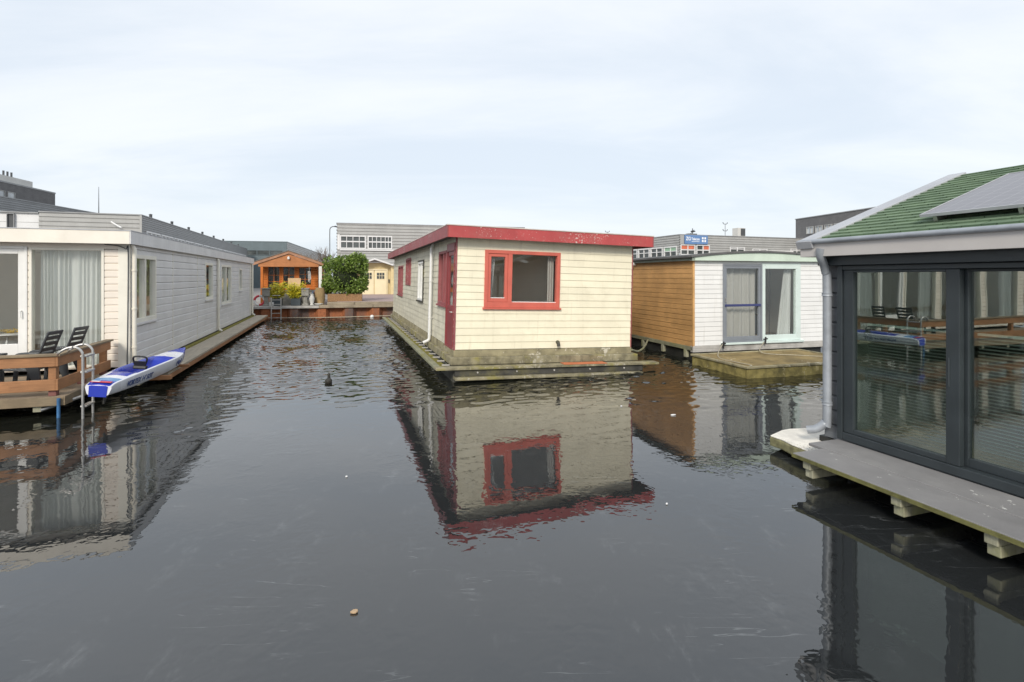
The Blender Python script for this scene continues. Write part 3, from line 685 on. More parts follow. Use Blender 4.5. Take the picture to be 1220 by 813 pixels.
# ------------------------------------------------------------------ WHITE HOUSEBOAT WITH LARCH SIDE (right of middle)
WW, WL = 4.74, 12.0
wh = thing('houseboat', 'white boarded houseboat with varnished larch side wall and curved roof', 'houseboat', (5.17, 14.9, 0), math.atan2(.278, .9606))
T2F = frame((0, 0, 0), (1, 0, 0), (0, -1, 0)); T2L = frame((0, 0, 0), (0, 1, 0), (-1, 0, 0)); T2R = frame((WW, 0, 0), (0, 1, 0), (1, 0, 0)); T2B = frame((0, WL, 0), (1, 0, 0), (0, 1, 0))
hole = (1.0, 3.75, .51, 2.78)
MB().rows(T2F, .04, WW, .43, 2.86, .135, GROOVE, [hole]).build('front_wall', 'whitesiding', wh, recalc=False)
MB().rows(T2L, .0, WL, .40, 2.92, .15, GROOVE).build('side_wall', 'orangewood', wh, recalc=False, label='orange varnished larch side wall')
MB().rows(T2R, .0, WL, .40, 2.92, .135, RABAT).rows(T2B, 0, WW, .4, 3.0, .135, RABAT).build('back_wall', 'whitesiding', wh, recalc=False)
MB().box(T2F, -.022, .04, .40, 2.86, -.04, .024).build('corner_trim', 'orangewood', wh, bevel=.004)
MB().box(T2F, WW-.05, WW+.02, .40, 2.86, .0, .024).build('corner_board', 'white', wh, bevel=.004)
mb = MB()
for T, u0, u1, hs in ((T2F, .12, WW-.12, [hole]), (T2L, .12, 5, []), (T2R, .12, 5, [])):
    Tn = (T[0]-T[3]*.12, T[1], T[2], T[3]); mb.rows(Tn, u0, u1, .46, 2.85, 5, FLAT, hs)
mb.cub(.12, WW-.12, 4.9, 5.0, .46, 2.85)
mb.build('interior_wall', 'roomwall', wh, recalc=False)
MB().cub(.1, WW-.1, .1, 5, .44, .46).build('floor', 'roomfloor', wh)
MB().cub(.1, WW-.1, .1, 5, 2.85, 2.87).build('ceiling', 'roomceil', wh)
MB().cub(3.0, 3.7, 1.6, 2.4, .46, 1.1).cub(2.5, 3.9, 2.45, 2.6, .46, 1.45).build('sofa', 'plasticdark', wh, bevel=.05)
# sliding screen door
mb = MB(); rectframe(mb, T2F, .98, 2.35, .49, 2.77, .05, -.06, .05); rectframe(mb, T2F, 1.032, 2.298, .542, 2.718, .075, -.03, .035, wb=.11)
sd = mb.build('screen_door', 'screen', wh, bevel=.005)
MB().box(T2F, 1.10, 2.23, .64, 2.65, -.016, -.010).build('pane', 'glass', sd)
MB().box(T2F, 1.04, 2.29, 1.53, 1.60, .036, .06).build('push_bar', 'navy', sd, bevel=.008)
MB().box(T2F, 1.045, 1.07, 1.66, 1.80, .036, .065).build('handle', 'alu', sd, bevel=.006)
curtain(T2F, 1.05, 2.30, .56, 2.68, -.18, 11, .035, 'curtaingrey', sd)
mb = MB(); rectframe(mb, T2F, 2.352, 3.775, .49, 2.80, .12, -.08, .03, wt=.16, wb=.17); mb.box(T2F, 3.60, 3.655, .662, 2.638, -.08, .026)
fwn = mb.build('fixed_window', 'mintpale', wh, bevel=.006)
MB().box(T2F, 2.45, 3.62, .64, 2.66, -.03, -.024).build('pane', 'glass', fwn)
curtain(T2F, 3.05, 3.58, .60, 2.70, -.16, 7, .035, 'curtain', fwn, tied=.55)
mb = MB(); mb.tube([(2.95, .35, .46), (2.98, .35, 2.8)], .012, 6); mb.build('curtain_cord', 'black', fwn)
# fascia (bowed) and barrel roof
def arc(x, ex=0): return 2.955+.165*(1-((x-2.37)/2.55)**2)+ex
xs = [-.12+i*(4.98/24) for i in range(25)]
MB().prism(T2F, [(xs[0], 2.862), (xs[-1], 2.862)]+[(x, arc(x, -.012)) for x in xs[::-1]], .02, .14).build('front_fascia', 'mint', wh)
MB().box(T2L, -.14, WL, 2.862, 2.985, .028, .12).box(T2R, -.14, WL, 2.862, 2.985, .028, .12).build('side_fascia', 'darkgreen', wh, bevel=.004)
MB().prism((Vector((0, 0, 0)), Vector((1, 0, 0)), Vector((0, 0, 1)), Vector((0, 1, 0))), [(x+(-.06 if i == 0 else .06 if i == 24 else 0), arc(x, -.01)) for i, x in enumerate(xs)]+[(x+(.06 if i == 0 else -.06 if i == 24 else 0), arc(x, .045)) for i, x in enumerate(xs[::-1])], -.18, WL+.1).build('roof', 'felt', wh)
MB().tube([tp(T2L, 3.2, 2.84, .03), tp(T2L, 3.2, 2.84, .14)], .06, 10).build('wall_lamp', 'whiteplastic', wh, smooth=True)
MB().box(T2F, -.02, WW+.3, .24, .425, -.1, .035).build('base_board', 'quayplank', wh, bevel=.01, label='peeling whitish base board')
MB().box(T2F, .92, 3.85, .425, .485, -.02, .09).build('door_step', 'mintpale', wh, bevel=.008)
mb = MB(); mb.box(T2L, .0, WL, .28, .40, -.1, .02)
mb.build('base_beam', 'mossgrey', wh, bevel=.01)
for k in range(9): MB().box(T2L, .3+k*1.2, .42+k*1.2, .06, .28, -.1, .03).build('beam_end', 'sleeper', wh, bevel=.01)
MB().cub(.06, WW-.06, .10, WL, -.9, .24).build('hull', 'hulldark', wh)
# raft moored in front of the white houseboat
raft = thing('raft', 'low algae stained timber raft tied in front of the white houseboat', 'raft', (5.54, 12.28, 0), math.atan2(.278, .9606))
mb = MB(); 
for k in range(14): mb.cub(.06, 3.54, .07+k*.146, .07+k*.146+.138, .225, .26)
mb.build('deck', 'raft', raft, bevel=.006)
mb = MB(); ringbox(mb, 0, 3.6, 0, 2.15, -.25, .225, .10); mb.build('float', 'raftside', raft, bevel=.02)
mb = MB(); ringbox(mb, -.03, 3.63, -.03, 2.18, .228, .285, .085); mb.build('rim', 'flaked', raft, bevel=.012)
def wpt(x, y, z):  # white-houseboat local to world
    a = math.atan2(.278, .9606); return Vector((5.17+x*math.cos(a)-y*math.sin(a), 14.9+x*math.sin(a)+y*math.cos(a), z))
def rpt(x, y, z):
    a = math.atan2(.278, .9606); return Vector((5.54+x*math.cos(a)-y*math.sin(a), 12.28+x*math.sin(a)+y*math.cos(a), z))
tag(MB().tube(curvepts([wpt(.93, -.08, .46), rpt(.42, 1.6, .275), rpt(.25, .8, .272), rpt(.16, .08, .305), rpt(.05, -.02, .30)]), .011, 8).build('mooring_line', 'rope', smooth=True), 'shorter pale mooring line from the grey door to the front corner of the raft', 'rope', 'ropes on the raft')
tag(MB().tube(curvepts([wpt(2.38, -.08, .47), rpt(1.95, 1.75, .30), rpt(2.6, 1.2, .275), rpt(3.2, .8, .272), rpt(3.58, .5, .30)]), .011, 8).build('mooring_line', 'rope', smooth=True), 'pale mooring line crossing the raft to its right end below the mint window', 'rope', 'ropes on the raft')
mb = MB().tube([wpt(.93, -.06, .30), wpt(.93, -.11, .42), wpt(.93, -.10, .52)], .03, 8).tube([wpt(2.38, -.06, .34), wpt(2.38, -.11, .46), wpt(2.38, -.10, .58)], .03, 8)
mb = MB().tube([(0, 0, 0), (.01, 0, .2)], .025, 8).tube([(-.06, 0, .13), (.07, 0, .15)], .02, 8)
cl = mb.build('mooring_cleat', 'black', smooth=True); cl.location = wpt(.93, -.11, .33); tag(cl, 'black mooring cleat below the grey screen door', 'cleat', 'cleats')
c2 = cl.copy(); C.objects.link(c2); c2.location = wpt(2.38, -.13, .42); tag(c2, 'black mooring cleat below the mint framed window', 'cleat', 'cleats')
# knotted tow rope between the two boats
tag(MB().tube(curvepts([(3.2, 13.95, .45), (3.5, 14.5, .33), (3.95, 15.6, .30), (4.4, 16.9, .36)]), .028, 8).build('thick_rope', 'mossgrey', smooth=True), 'thick grey rope strung between cream houseboat and larch wall', 'rope')

# ------------------------------------------------------------------ LEFT HOUSEBOAT (grey side, pale front)
LW, LLn = 9.6, 17.6
lh = thing('houseboat', 'long houseboat with grey boarded side, pale front and terrace on the left', 'houseboat', (-8.33, 11.35, 0), math.atan2(.3226, .9465))
LA = math.atan2(.3226, .9465)
def lpt(x, y, z): return Vector((-8.33+x*math.cos(LA)-y*math.sin(LA), 11.35+x*math.sin(LA)+y*math.cos(LA), z))
T3F = frame((0, 0, 0), (1, 0, 0), (0, -1, 0)); T3R = frame((0, 0, 0), (0, 1, 0), (1, 0, 0)); T3L = frame((-LW, 0, 0), (0, 1, 0), (-1, 0, 0)); T3B = frame((0, LLn, 0), (1, 0, 0), (0, 1, 0))
fd_, fp_ = (-2.95, -1.76, .47, 3.03), (-1.735, -.44, .47, 3.01)
fq_, fs_, fr_ = (-4.75, -3.05, .47, 3.02), (-7.1, -5.0, .47, 3.02), (-9.2, -7.35, .47, 3.02)
sws = [(.22, 1.76, 1.36, 2.90), (7.0, 8.2, 1.60, 2.89), (9.76, 11.8, 1.30, 2.88), (13.8, 14.6, 1.75, 2.80)]
MB().rows(T3F, -LW, -.19, .45, 3.14, .15, RABAT, [inset(fd_), inset(fp_), inset(fq_), inset(fs_), inset(fr_)]).build('front_wall', 'peach', lh, recalc=False)
MB().rows(T3R, .0, LLn, .36, 3.14, .19, RABAT, [inset(h) for h in sws]).rows(T3L, 0, LLn, .4, 3.14, .19, RABAT).rows(T3B, -LW, 0, .4, 3.14, .19, RABAT).build('side_wall', 'greysiding', lh, recalc=False)
mb = MB()
for T, u0, u1, hs in ((T3F, -LW+.12, -.12, [inset(fd_), inset(fp_), inset(fq_), inset(fs_), inset(fr_)]), (T3R, .12, 16, [inset(h) for h in sws]), (T3L, .12, 16, [])):
    Tn = (T[0]-T[3]*.12, T[1], T[2], T[3]); mb.rows(Tn, u0, u1, .48, 3.08, 5, FLAT, hs)
mb.cub(-LW+.12, -.12, 5.0, 5.1, .48, 3.08)
mb.build('interior_wall', 'roomwall', lh, recalc=False)
MB().cub(-LW+.1, -.1, .1, LLn-.1, .45, .47).build('floor', 'roomfloor', lh)
MB().cub(-LW+.1, -.1, .1, LLn-.1, 3.09, 3.11).build('ceiling', 'roomceil', lh)
MB().box(T3F, -.19, .024, .40, 3.12, -.05, .026).build('corner_board', 'whitetrim', lh, bevel=.005)
mb = MB(); rectframe(mb, T3F, *fd_, .05, -.10, .04); rectframe(mb, T3F, -2.898, -1.812, .522, 2.978, .105, -.06, .02, wb=.50)
fdoor = mb.build('terrace_door', 'white', lh, bevel=.005)
MB().box(T3F, -2.80, -1.91, 1.0, 2.88, -.03, -.022).build('pane', 'glass', fdoor)
MB().tube([tp(T3F, -1.86, 1.70, .02), tp(T3F, -1.86, 1.70, .06), tp(T3F, -1.86, 1.56, .06)], .012, 8).build('handle', 'white', fdoor, smooth=True)
pw = window(lh, T3F, *fp_, 'whitetrim', w=.05, name='terrace_window')
curtain(T3F, -1.62, -.50, .50, 2.96, -.16, 13, .035, 'curtain', pw)
for h in (fq_, fs_, fr_):
    pq = window(lh, T3F, *h, 'whitetrim', w=.05, name='terrace_window')
    curtain(T3F, h[0]+.1, h[0]+.75, .50, 2.96, -.16, 7, .035, 'curtain', pq)
for i, (h, cols) in enumerate(zip(sws, ([(.97, .09)], [], [(10.75, .08)], []))):
    fr = window(lh, T3R, *h, 'whitetrim', cols=cols, w=.085, sill='greyfascia', name='side_window')
    if i == 0:
        MB().box(T3R, 1.05, 1.62, 2.55, 2.80, -.16, -.13).build('roller_blind', 'curtain', fr)
    if i in (1, 2):
        curtain(T3R, h[0]+.5, h[1]-.1, h[2]+.1, h[3]-.1, -.16, 6, .03, 'curtain', fr)
for u in (3.2, 5.95): MB().box(T3R, u-.018, u+.018, .36, 3.1, .0, .026).build('joint_strip', 'whitetrim', lh)
downpipe(lh, T3R, .055, .30, 3.10, .045, 'pvccream', n=.085, shoe=(0, .08), clips=(.2, .5, .8))
downpipe(lh, T3R, 8.85, .36, 3.10, .045, 'pvccream', n=.085, shoe=(0, .08), clips=(.3, .7))
MB().box(T3R, LLn-.55, LLn-.25, .36, 3.10, .018, .035).build('corner_board', 'whitetrim', lh)
downpipe(lh, T3R, LLn-.1, .36, 3.10, .05, 'pvccream', n=.085, shoe=(0, .08), clips=(.2, .7))
MB().cub(-LW-.2, .09, -.26, -.235, 3.10, 3.375).build('front_fascia', 'creamfascia', lh, bevel=.004)
MB().cub(.092, .118, -.26, LLn+.3, 3.10, 3.375).cub(-LW-.22, -LW-.202, -.26, LLn+.3, 3.1, 3.375).build('side_fascia', 'greyfascia', lh, bevel=.004)
MB().cub(-LW-.2, .09, -.233, LLn+.3, 3.142, 3.36).build('roof', 'felt', lh)
mb = MB(); ringbox(mb, -LW-.225, .125, -.27, LLn+.31, 3.377, 3.393, .06); mb.build('roof_edge', 'zincflat', lh)
mb = MB().tube(curvepts([(-.42, -.06, 3.09), (-.2, -.07, 3.07), (-.04, -.06, 3.0), (.0, -.04, 2.86), (-.02, -.035, .5)]), .010, 6)
mb.build('cable', 'darkmetal', lh, smooth=True)
MB().cub(-LW+.05, -.05, .05, LLn, -.9, .36).build('hull', 'hulldark', lh)
# walkway along the side
MB().cub(.17, .77, -.1, LLn+.5, .235, .295).build('walkway', 'walkway', lh, bevel=.006)
MB().cub(.02, .168, -.1, LLn+.3, .22, .34).build('moss_ledge', 'mossgreen', lh, bevel=.03)
MB().cub(.73, .775, -.1, LLn+.5, .13, .232).build('walkway_edge', 'deckwood', lh, bevel=.004)
for k in range(12): MB().cub(.0, .72, .3+k*1.5, .4+k*1.5, .10, .232).build('walkway_joist', 'sleeper', lh)
# terrace: deck, railing
mb = MB()
for k in range(17): mb.cub(-9.6, -.17, -2.46+k*.145, -2.46+k*.145+.139, .315, .35)
dk = mb.build('terrace_deck', 'deckfloor', lh, bevel=.004)
MB().cub(-9.6, -.17, -2.485, -2.463, .20, .352).cub(-.167, -.145, -2.485, -.02, .20, .352).build('deck_edge', 'deckcap', dk, bevel=.004)
for x in (-.55, -1.7, -2.9, -4.1):
    MB().cub(x-.06, x+.06, -2.44, 0, .10, .19).build('deck_joist', 'sleeper', dk, bevel=.006)
MB().tube([lpt(0, 0, 0)-lpt(0, 0, 0)+Vector((-.5, -2.45, .13)), Vector((-.05, -2.1, .26))], .03, 8).build('brace', 'alu', dk, smooth=True)
rl = MB()
rl.cub(-9.6, -.30, -2.44, -2.40, .86, 1.035); rl.cub(-9.6, -.30, -2.44, -2.40, .45, .64)
rl.cub(-.30, -.26, -2.44, -.20, .86, 1.035); rl.cub(-.30, -.26, -2.44, -.20, .45, .64)
rail = rl.build('railing', 'deckwood', lh, bevel=.006)
MB().cub(-9.6, -.22, -2.47, -2.31, 1.037, 1.075).cub(-.36, -.22, -2.308, -.16, 1.037, 1.075).build('rail_cap', 'deckcap', rail, bevel=.006)
for (x, y) in ((-.36, -2.34), (-2.4, -2.34), (-4.4, -2.34), (-6.4, -2.34), (-8.4, -2.34), (-.36, -1.28), (-.36, -.30)):
    MB().cub(x-.055, x+.055, y-.055, y+.055, .62 if False else .46, 1.034).build('post', 'deckwood', rail, bevel=.006)
    MB().cub(x-.056, x+.056, y-.056, y+.056, .352, .458).build('post_foot', 'postfoot', rail, bevel=.006)
# swim ladder
lad = thing('swim_ladder', 'aluminium swim ladder with hooked handrails in front of the terrace railing', 'ladder', lpt(.2, -2.73, 0), LA)
for y in (0, .39):
    pts = curvepts([(0, y, -.55), (0, y, .5), (0, y, 1.0), (-.015, y, 1.13), (-.10, y, 1.21), (-.22, y, 1.20), (-.33, y+.0, 1.13), (-.40, y+.12, 1.08)], 5)
    MB().tube(pts, .020, 10).build('handrail', 'alu', lad, smooth=True)
for z in (1.05, .78, .50, .20, -.1):
    if z == .50: continue
    MB().cub(-.045, .045, .02, .37, z-.015, z+.015).build('tread', 'alu', lad, bevel=.008)
tag(MB().tube([lpt(-.22, -2.52, -.8), lpt(-.22, -2.52, .33)], .026, 10).build('mooring_pole', 'bluepole', smooth=True), 'thin blue pole standing in the water at the terrace corner', 'pole')

# garden chairs on the terrace
def make_chair():
    c = thing('garden_chair', '', 'chair', group='garden chairs on the terrace')
    MB().prism(frame((0, -.22, 0), (1, 0, 0), (0, 1, 0)), [(-.26, .40), (.22, .36), (.24, .39), (-.25, .435)], 0, .44).build('seat', 'plasticdark', c, bevel=.01)
    # reclined slatted backrest: frame in the plane leaning back (+x)
    T = (Vector((.22, -.23, .38)), Vector((0, 1, 0)), Vector((.36, 0, .933)), Vector((.933, 0, -.36)))
    mb = MB(); mb.box(T, 0, .05, 0, .78, 0, .03); mb.box(T, .41, .46, 0, .78, 0, .03); mb.box(T, .05, .41, .71, .78, 0, .03)
    for k in range(6): mb.box(T, .05, .41, .03+k*.115, .03+k*.115+.075, .004, .026)
    mb.build('backrest', 'plasticdark', c, bevel=.006)
    for y in (-.27, .22):
        MB().tube(curvepts([(.38, y+.025, .70), (.1, y+.025, .66), (-.25, y+.025, .64), (-.32, y+.025, .58)], 5), .026, 8).build('armrest', 'plasticdark', c, smooth=True)
        MB().prism(frame((0, y, 0), (1, 0, 0), (0, 1, 0)), [(-.36, 0), (-.30, 0), (-.24, .60), (-.31, .60)], 0, .05).build('leg', 'plasticdark', c, bevel=.006)
        MB().prism(frame((0, y, 0), (1, 0, 0), (0, 1, 0)), [(.36, 0), (.42, 0), (.36, .62), (.18, .62), (.16, .45)], 0, .05).build('leg', 'plasticdark', c, bevel=.006)
    return c
ch = make_chair(); ch.location = lpt(-1.08, -1.62, .352); ch.rotation_euler = (0, 0, R(12))
ch['label'] = 'nearer dark garden chair on the terrace, left of the ladder'
ch2 = ch.copy(); C.objects.link(ch2); ch2.location = lpt(-.98, -.80, .352); ch2.rotation_euler = (0, 0, R(9))
for c_ in (ch, ch2): c_.scale = (.93, .93, .96)
ch2['label'] = 'dark garden chair set back against the curtained terrace window'
for k in ch.children:
    d = k.copy(); C.objects.link(d); d.parent = ch2
tb = thing('garden_table', 'low dark garden table behind the terrace railing', 'table', lpt(-2.05, -1.65, .352), LA)
MB().cub(-.55, .55, -.4, .4, .60, .64).build('tabletop', 'plasticdark', tb, bevel=.012)
for x in (-.48, .48):
    for y in (-.33, .33): MB().cub(x-.035, x+.035, y-.035, y+.035, 0, .598).build('leg', 'plasticdark', tb, bevel=.006)
wt = thing('side_table', 'small white table indoors behind the terrace door pane', 'table', lpt(-2.35, .75, .47), LA)
MB().lathe((0, 0, 0), [(.34, .68), (.36, .69), (.36, .715), (.34, .72)], 24).build('tabletop', 'whiteplastic', wt, smooth=True)
for a in range(3):
    x, y = math.cos(a*2.1+.4), math.sin(a*2.1+.4); MB().tube([(x*.3, y*.3, 0), (x*.16, y*.16, .685)], .02, 8).build('leg', 'whiteplastic', wt, smooth=True)
fl = MB()
for k in range(60):
    a = random.random()*6.28; r = .22*random.random()**.5
    fl.lathe((r*math.cos(a), r*math.sin(a), random.random()*.06), [(.0, 0), (.025, .012), (.0, .03)], 5)
fo = fl.build('flower_bowl', 'yellow'); fo.location = lpt(-2.35, .75, 1.192); tag(fo, 'bowl of yellow flowers on the white table behind the glass door', 'flowers')

# ------------------------------------------------------------------ KAYAK
KA = Vector((-6.93, 8.72, 0)); KB = Vector((-7.93, 12.58, 0))
kd = (KB-KA).normalized(); KL = (KB-KA).length
kay = thing('kayak', 'white and blue sit-on-top kayak lying along the left walkway', 'kayak', (KA.x, KA.y, .38), math.atan2(kd.y, kd.x)-math.pi/2, R(6))
# local: y = 0 stern .. KL bow, x = right of the hull
st = []
NS = 40
for i in range(NS+1):
    s = i/NS
    w = .265*min(1, (.72+.9*s))*(1-max(0, (s-.52)/.48)**2.7*.90)
    w = max(w, .015)
    zb = .0+.035*(1-s)**6+.11*max(0, (s-.80)/.20)**2+.02*max(0, (s-.5))
    zt = .235+.045*math.sin(min(1, s/.4)*math.pi/2)-.02*max(0, s-.5)+.045*max(0, (s-.75)/.25)
    if s < .03: zt -= .03*(1-s/.03)
    cock = max(0, min(1, (s-.24)/.04))*max(0, min(1, (.70-s)/.12))
    st.append((s*KL, w, zb, zt, cock))
kb = MB(); ring = []
for y, w, zb, zt, c in st:
    dpt = c*.16; iw = .72
    prof = [(-.0, zb), (.72*w, zb+.006), (.84*w, zb+.03), (w, zt-.045), (.98*w, zt-.012), (.88*w, zt), (iw*w, zt-.004-.02*c), (iw*w*.86, zt-dpt-.0), (0, zt+.012*(1-c)-dpt-.02*c)]
    full = prof+[(-a, b) for a, b in prof[-2:0:-1]]
    ring.append([(a, y, b) for a, b in full])
k = len(ring[0]); vs = [p for r_ in ring for p in r_]; kb.add(vs, [])
def kmat(i, j):
    jj = j if j <= k//2 else k-1-j     # segment index on the right half
    s = (i+.5)/NS
    if s > .84+ (0 if jj >= 3 else .03): return 1
    if jj <= 3: return 0
    if s < .045: return 1 if jj >= 5 else 0
    if s < .10: return 2 if jj >= 5 else 0
    if .22 < s < .70: return 1 if jj >= 5 else 0
    if .70 <= s <= .84: return 0
    return 0 if jj < 6 else (1 if s > .14 else 0)
for i in range(NS):
    for j in range(k):
        kb.f.append([i*k+j, i*k+(j+1) % k, (i+1)*k+(j+1) % k, (i+1)*k+j]); kb.m.append(kmat(i, j))
kb.f.append(list(range(k))); kb.m.append(0); kb.f.append([NS*k+j for j in range(k)]); kb.m.append(1)
hull = kb.build('hull', ['gelwhite', 'blue', 'bluelight'], kay, smooth=True)
MB().prism(frame((0, 0, 0), (1, 0, 0), (0, -1, 0)), [(-.13, .012), (.13, .012), (.138, .19), (.10, .205), (-.10, .205), (-.138, .19)], -.002, .006).build('transom_panel', 'blue', kay, bevel=.003)
# lettering on the right side
def kside(s, f):
    i = min(NS-1, int(s*NS)); t = s*NS-i
    a = st[i]; b = st[i+1]
    y = a[0]+(b[0]-a[0])*t; w = a[1]+(b[1]-a[1])*t; zb = a[2]+(b[2]-a[2])*t; zt = a[3]+(b[3]-a[3])*t
    x0, z0, x1, z1 = .84*w, zb+.03, w, zt-.045
    return Vector((x0+(x1-x0)*f, y, z0+(z1-z0)*f))
p0 = kside(.13, .22); p1 = kside(.39, .22); p2 = kside(.26, .95); pm = kside(.26, .22)
U = (p1-p0).normalized(); V = (p2-pm).normalized(); NN = U.cross(V).normalized(); V = NN.cross(U)
lettering('lettering', "VORTEX 14' SOT", (p0, U, V, NN), 0, .0, 1.0, .115, 'navytext', kay, n=.012, th=.004)
p0 = kside(.70, .15); p1 = kside(.80, .15); p2 = kside(.75, .95); pm = kside(.75, .15)
U = (p1-p0).normalized(); V = (p2-pm).normalized(); NN = U.cross(V).normalized(); V = NN.cross(U)
mb = MB()
for kx in range(4):
    c = Vector((.05+kx*.09, .075+.02*(kx % 2), 0)); pts = []
    for a in range(9): 
        t = a/8*5.2+kx; pts.append(p0+U*(c.x+.04*math.cos(t))+V*(c.y+.05*math.sin(t))+NN*.016)
    mb.tube(pts, .006, 5)
mb.build('bow_graphic', 'navytext', kay)
MB().cub(-.15, .15, .05, .12, .246, .256).build('stern_sticker', 'redtext', kay)
MB().cub(-.14, -.02, .055, .115, .2565, .259).build('stern_sticker_panel', 'whiteplastic', kay)
# seat with a looped backrest
seat = MB().prism(frame((-.16, 0, 0), (0, 1, 0), (1, 0, 0)), [(1.52, .22), (1.60, .20), (1.63, .27), (1.55, .29)], .04, .28).build('seat', 'black', kay, bevel=.02)
T = (Vector((0, 1.56, .28)), Vector((1, 0, 0)), Vector((0, -.25, .968)), Vector((0, .968, .25)))
loop = [tp(T, a*.62, b*.70, 0) for a, b in [(-.13, 0), (-.17, .10), (-.19, .20), (-.15, .26), (0, .275), (.15, .26), (.19, .20), (.17, .10), (.13, 0)]]
MB().tube(curvepts(loop, 4), .017, 8).prism(T, [(-.085, 0), (.085, 0), (.095, .09), (-.095, .09)], -.012, .012).build('backrest', 'black', seat, smooth=True)
MB().prism(frame((.05, 0, 0), (0, 1, 0), (1, 0, 0)), [(.10, .03), (.26, .03), (.16, -.13), (.11, -.13)], -.006, .006).build('fin', 'tar', kay)
# bearers that carry the kayak
for yy, nm in ((-.9, 0), (.55, 1)):
    MB().cub(.30, 1.02, yy, yy+.10, .27 if yy < 0 else .298, .355).build('kayak_bearer', 'deckwood', lh, bevel=.008)
MB().cub(-.14, .50, -1.0, -.72, .20, .268).build('bearer_support', 'sleeper', lh, bevel=.006)

# ------------------------------------------------------------------ DARK HOUSEBOAT WITH GREEN ROOF (right)
DA = math.atan2(-.9475, .3199)   # local x runs along the front towards the camera, local -y is outward
dh = thing('houseboat', 'anthracite houseboat with green shingle roof and tall glass doors on the right', 'houseboat', (4.22, 6.72, 0), DA)
# local frame: x=u (towards the camera), y: rotated 90 deg = inward  -> (.933,.36)
T4 = frame((0, 0, 0), (1, 0, 0), (0, -1, 0))
DL, DD = 9.0, 5.2
T4E = frame((-.2, 0, 0), (0, 1, 0), (-1, 0, 0)); T4X = frame((DL, 0, 0), (0, 1, 0), (1, 0, 0)); T4B = frame((0, DD, 0), (1, 0, 0), (0, 1, 0))
gh = (.06, 3.0, .36, 2.50)
MB().rows(T4, -.2, DL, .30, 2.70, .19, RABAT, [gh]).rows(T4E, 0, DD, .30, 2.70, .19, RABAT).rows(T4X, 0, DD, .3, 2.7, .19, RABAT).rows(T4B, -.2, DL, .3, 2.7, .19, RABAT).build('wall', 'anthsiding', dh, recalc=False)
# gable triangles
mb = MB()
for x in (-.2, DL-.02):
    mb.prism(frame((x, 0, 0), (0, 1, 0), (1, 0, 0)), [(0, 2.70), (DD, 2.70), (DD/2, 3.66)], 0, .02)
mb.build('gable', 'anthsiding', dh)
mb = MB()
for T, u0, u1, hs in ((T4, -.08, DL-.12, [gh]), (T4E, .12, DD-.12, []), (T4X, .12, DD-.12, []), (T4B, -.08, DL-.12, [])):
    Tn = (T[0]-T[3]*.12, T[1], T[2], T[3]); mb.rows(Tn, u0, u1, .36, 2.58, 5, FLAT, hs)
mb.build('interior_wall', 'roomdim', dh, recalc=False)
MB().cub(-.1, DL-.1, .1, DD-.1, .33, .36).build('floor', 'roomfloor', dh)
MB().cub(-.1, DL-.1, .1, DD-.1, 2.58, 2.60).build('ceiling', 'roomceil', dh)
# glazed sliding doors: outer frame, then each leaf
mb = MB(); mb.box(T4, .03, .10, .345, 2.54, -.10, .09); mb.box(T4, 2.96, 3.04, .345, 2.54, -.10, .09)
mb.box(T4, .10, 2.96, .345, .44, -.10, .085); mb.box(T4, .10, 2.96, 2.485, 2.54, -.10, .085)
gf = mb.build('glazed_door', 'anthracite', dh, bevel=.006)
mb = MB(); rectframe(mb, T4, .102, 1.40, .442, 2.483, .13, -.01, .065, wt=.03, wb=.06); rectframe(mb, T4, 1.33, 2.958, .442, 2.483, .10, -.085, -.02, wt=.03, wb=.09)
mb.build('sash', 'anthracite', gf, bevel=.006)
MB().box(T4, .22, 1.28, .49, 2.46, .02, .028).box(T4, 1.42, 2.87, .52, 2.46, -.056, -.048).build('pane', 'glassdark', gf)
mb = MB()
for a, b in ((.24, 1.27), (1.43, 2.86)):
    for kx in range(36):
        z = .50+kx*.036
        mb.add([(a, .168, z+.009), (b, .168, z+.009), (b, .192, z-.009), (a, .192, z-.009)], [(0, 1, 2, 3)])
    mb.cub(a, b, .16, .20, 1.79, 1.815)
mb.build('blind', 'blind', gf, recalc=False)
MB().tube([tp(T4, 1.30, 1.25, .066), tp(T4, 1.30, 1.55, .066)], .010, 8).build('handle', 'anthracite', gf, smooth=True)
MB().tube([tp(T4, .012, .36, .05), tp(T4, .012, 2.50, .05)], .009, 6).build('cable', 'alu', dh)
# lintel beam, fascia, gutter
MB().box(T4, -.2, DL, 2.545, 2.70, .022, .15).build('lintel_beam', 'anthracite', dh, bevel=.006)
MB().box(T4, -.33, DL+.2, 2.66, 2.845, .255, .30).build('fascia', 'greige', dh, bevel=.004)
MB().box(T4, -.33, DL+.2, 2.66, 2.68, .02, .254).build('soffit', 'anthracite', dh)
mb = MB().tube([tp(T4, -.34, 2.852, .32), tp(T4, DL+.2, 2.852, .32)], .030, 12)
mb.build('gutter', 'zinc', dh, smooth=True)
PT = math.atan(1.06/2.93); cs, sn = math.cos(PT), math.sin(PT)
def slope(y0, z0, sgn): return (Vector((-.33, y0, z0)), Vector((1, 0, 0)), Vector((0, sgn*cs, sn)), Vector((0, -sgn*sn, cs)))
RS = 2.93/cs
TS = slope(-.30, 2.845, 1); TS2 = slope(-.30+2*2.93, 2.845, -1)
roof = thing('roof_tmp', '', '')
bpy.data.objects.remove(roof)
ro = MB().rows((Vector((0, 0, 0)), Vector((1, 0, 0)), Vector((0, 1, 0)), Vector((0, 0, 1))), .20, DL+.5, .0, RS, .15, [(0, .0), (0, .022), (1, .004)])
rob = ro.build('roof', 'shingle', dh, recalc=False)
rob.matrix_local = Matrix.Translation(TS[0]) @ Matrix.Rotation(PT, 4, 'X')
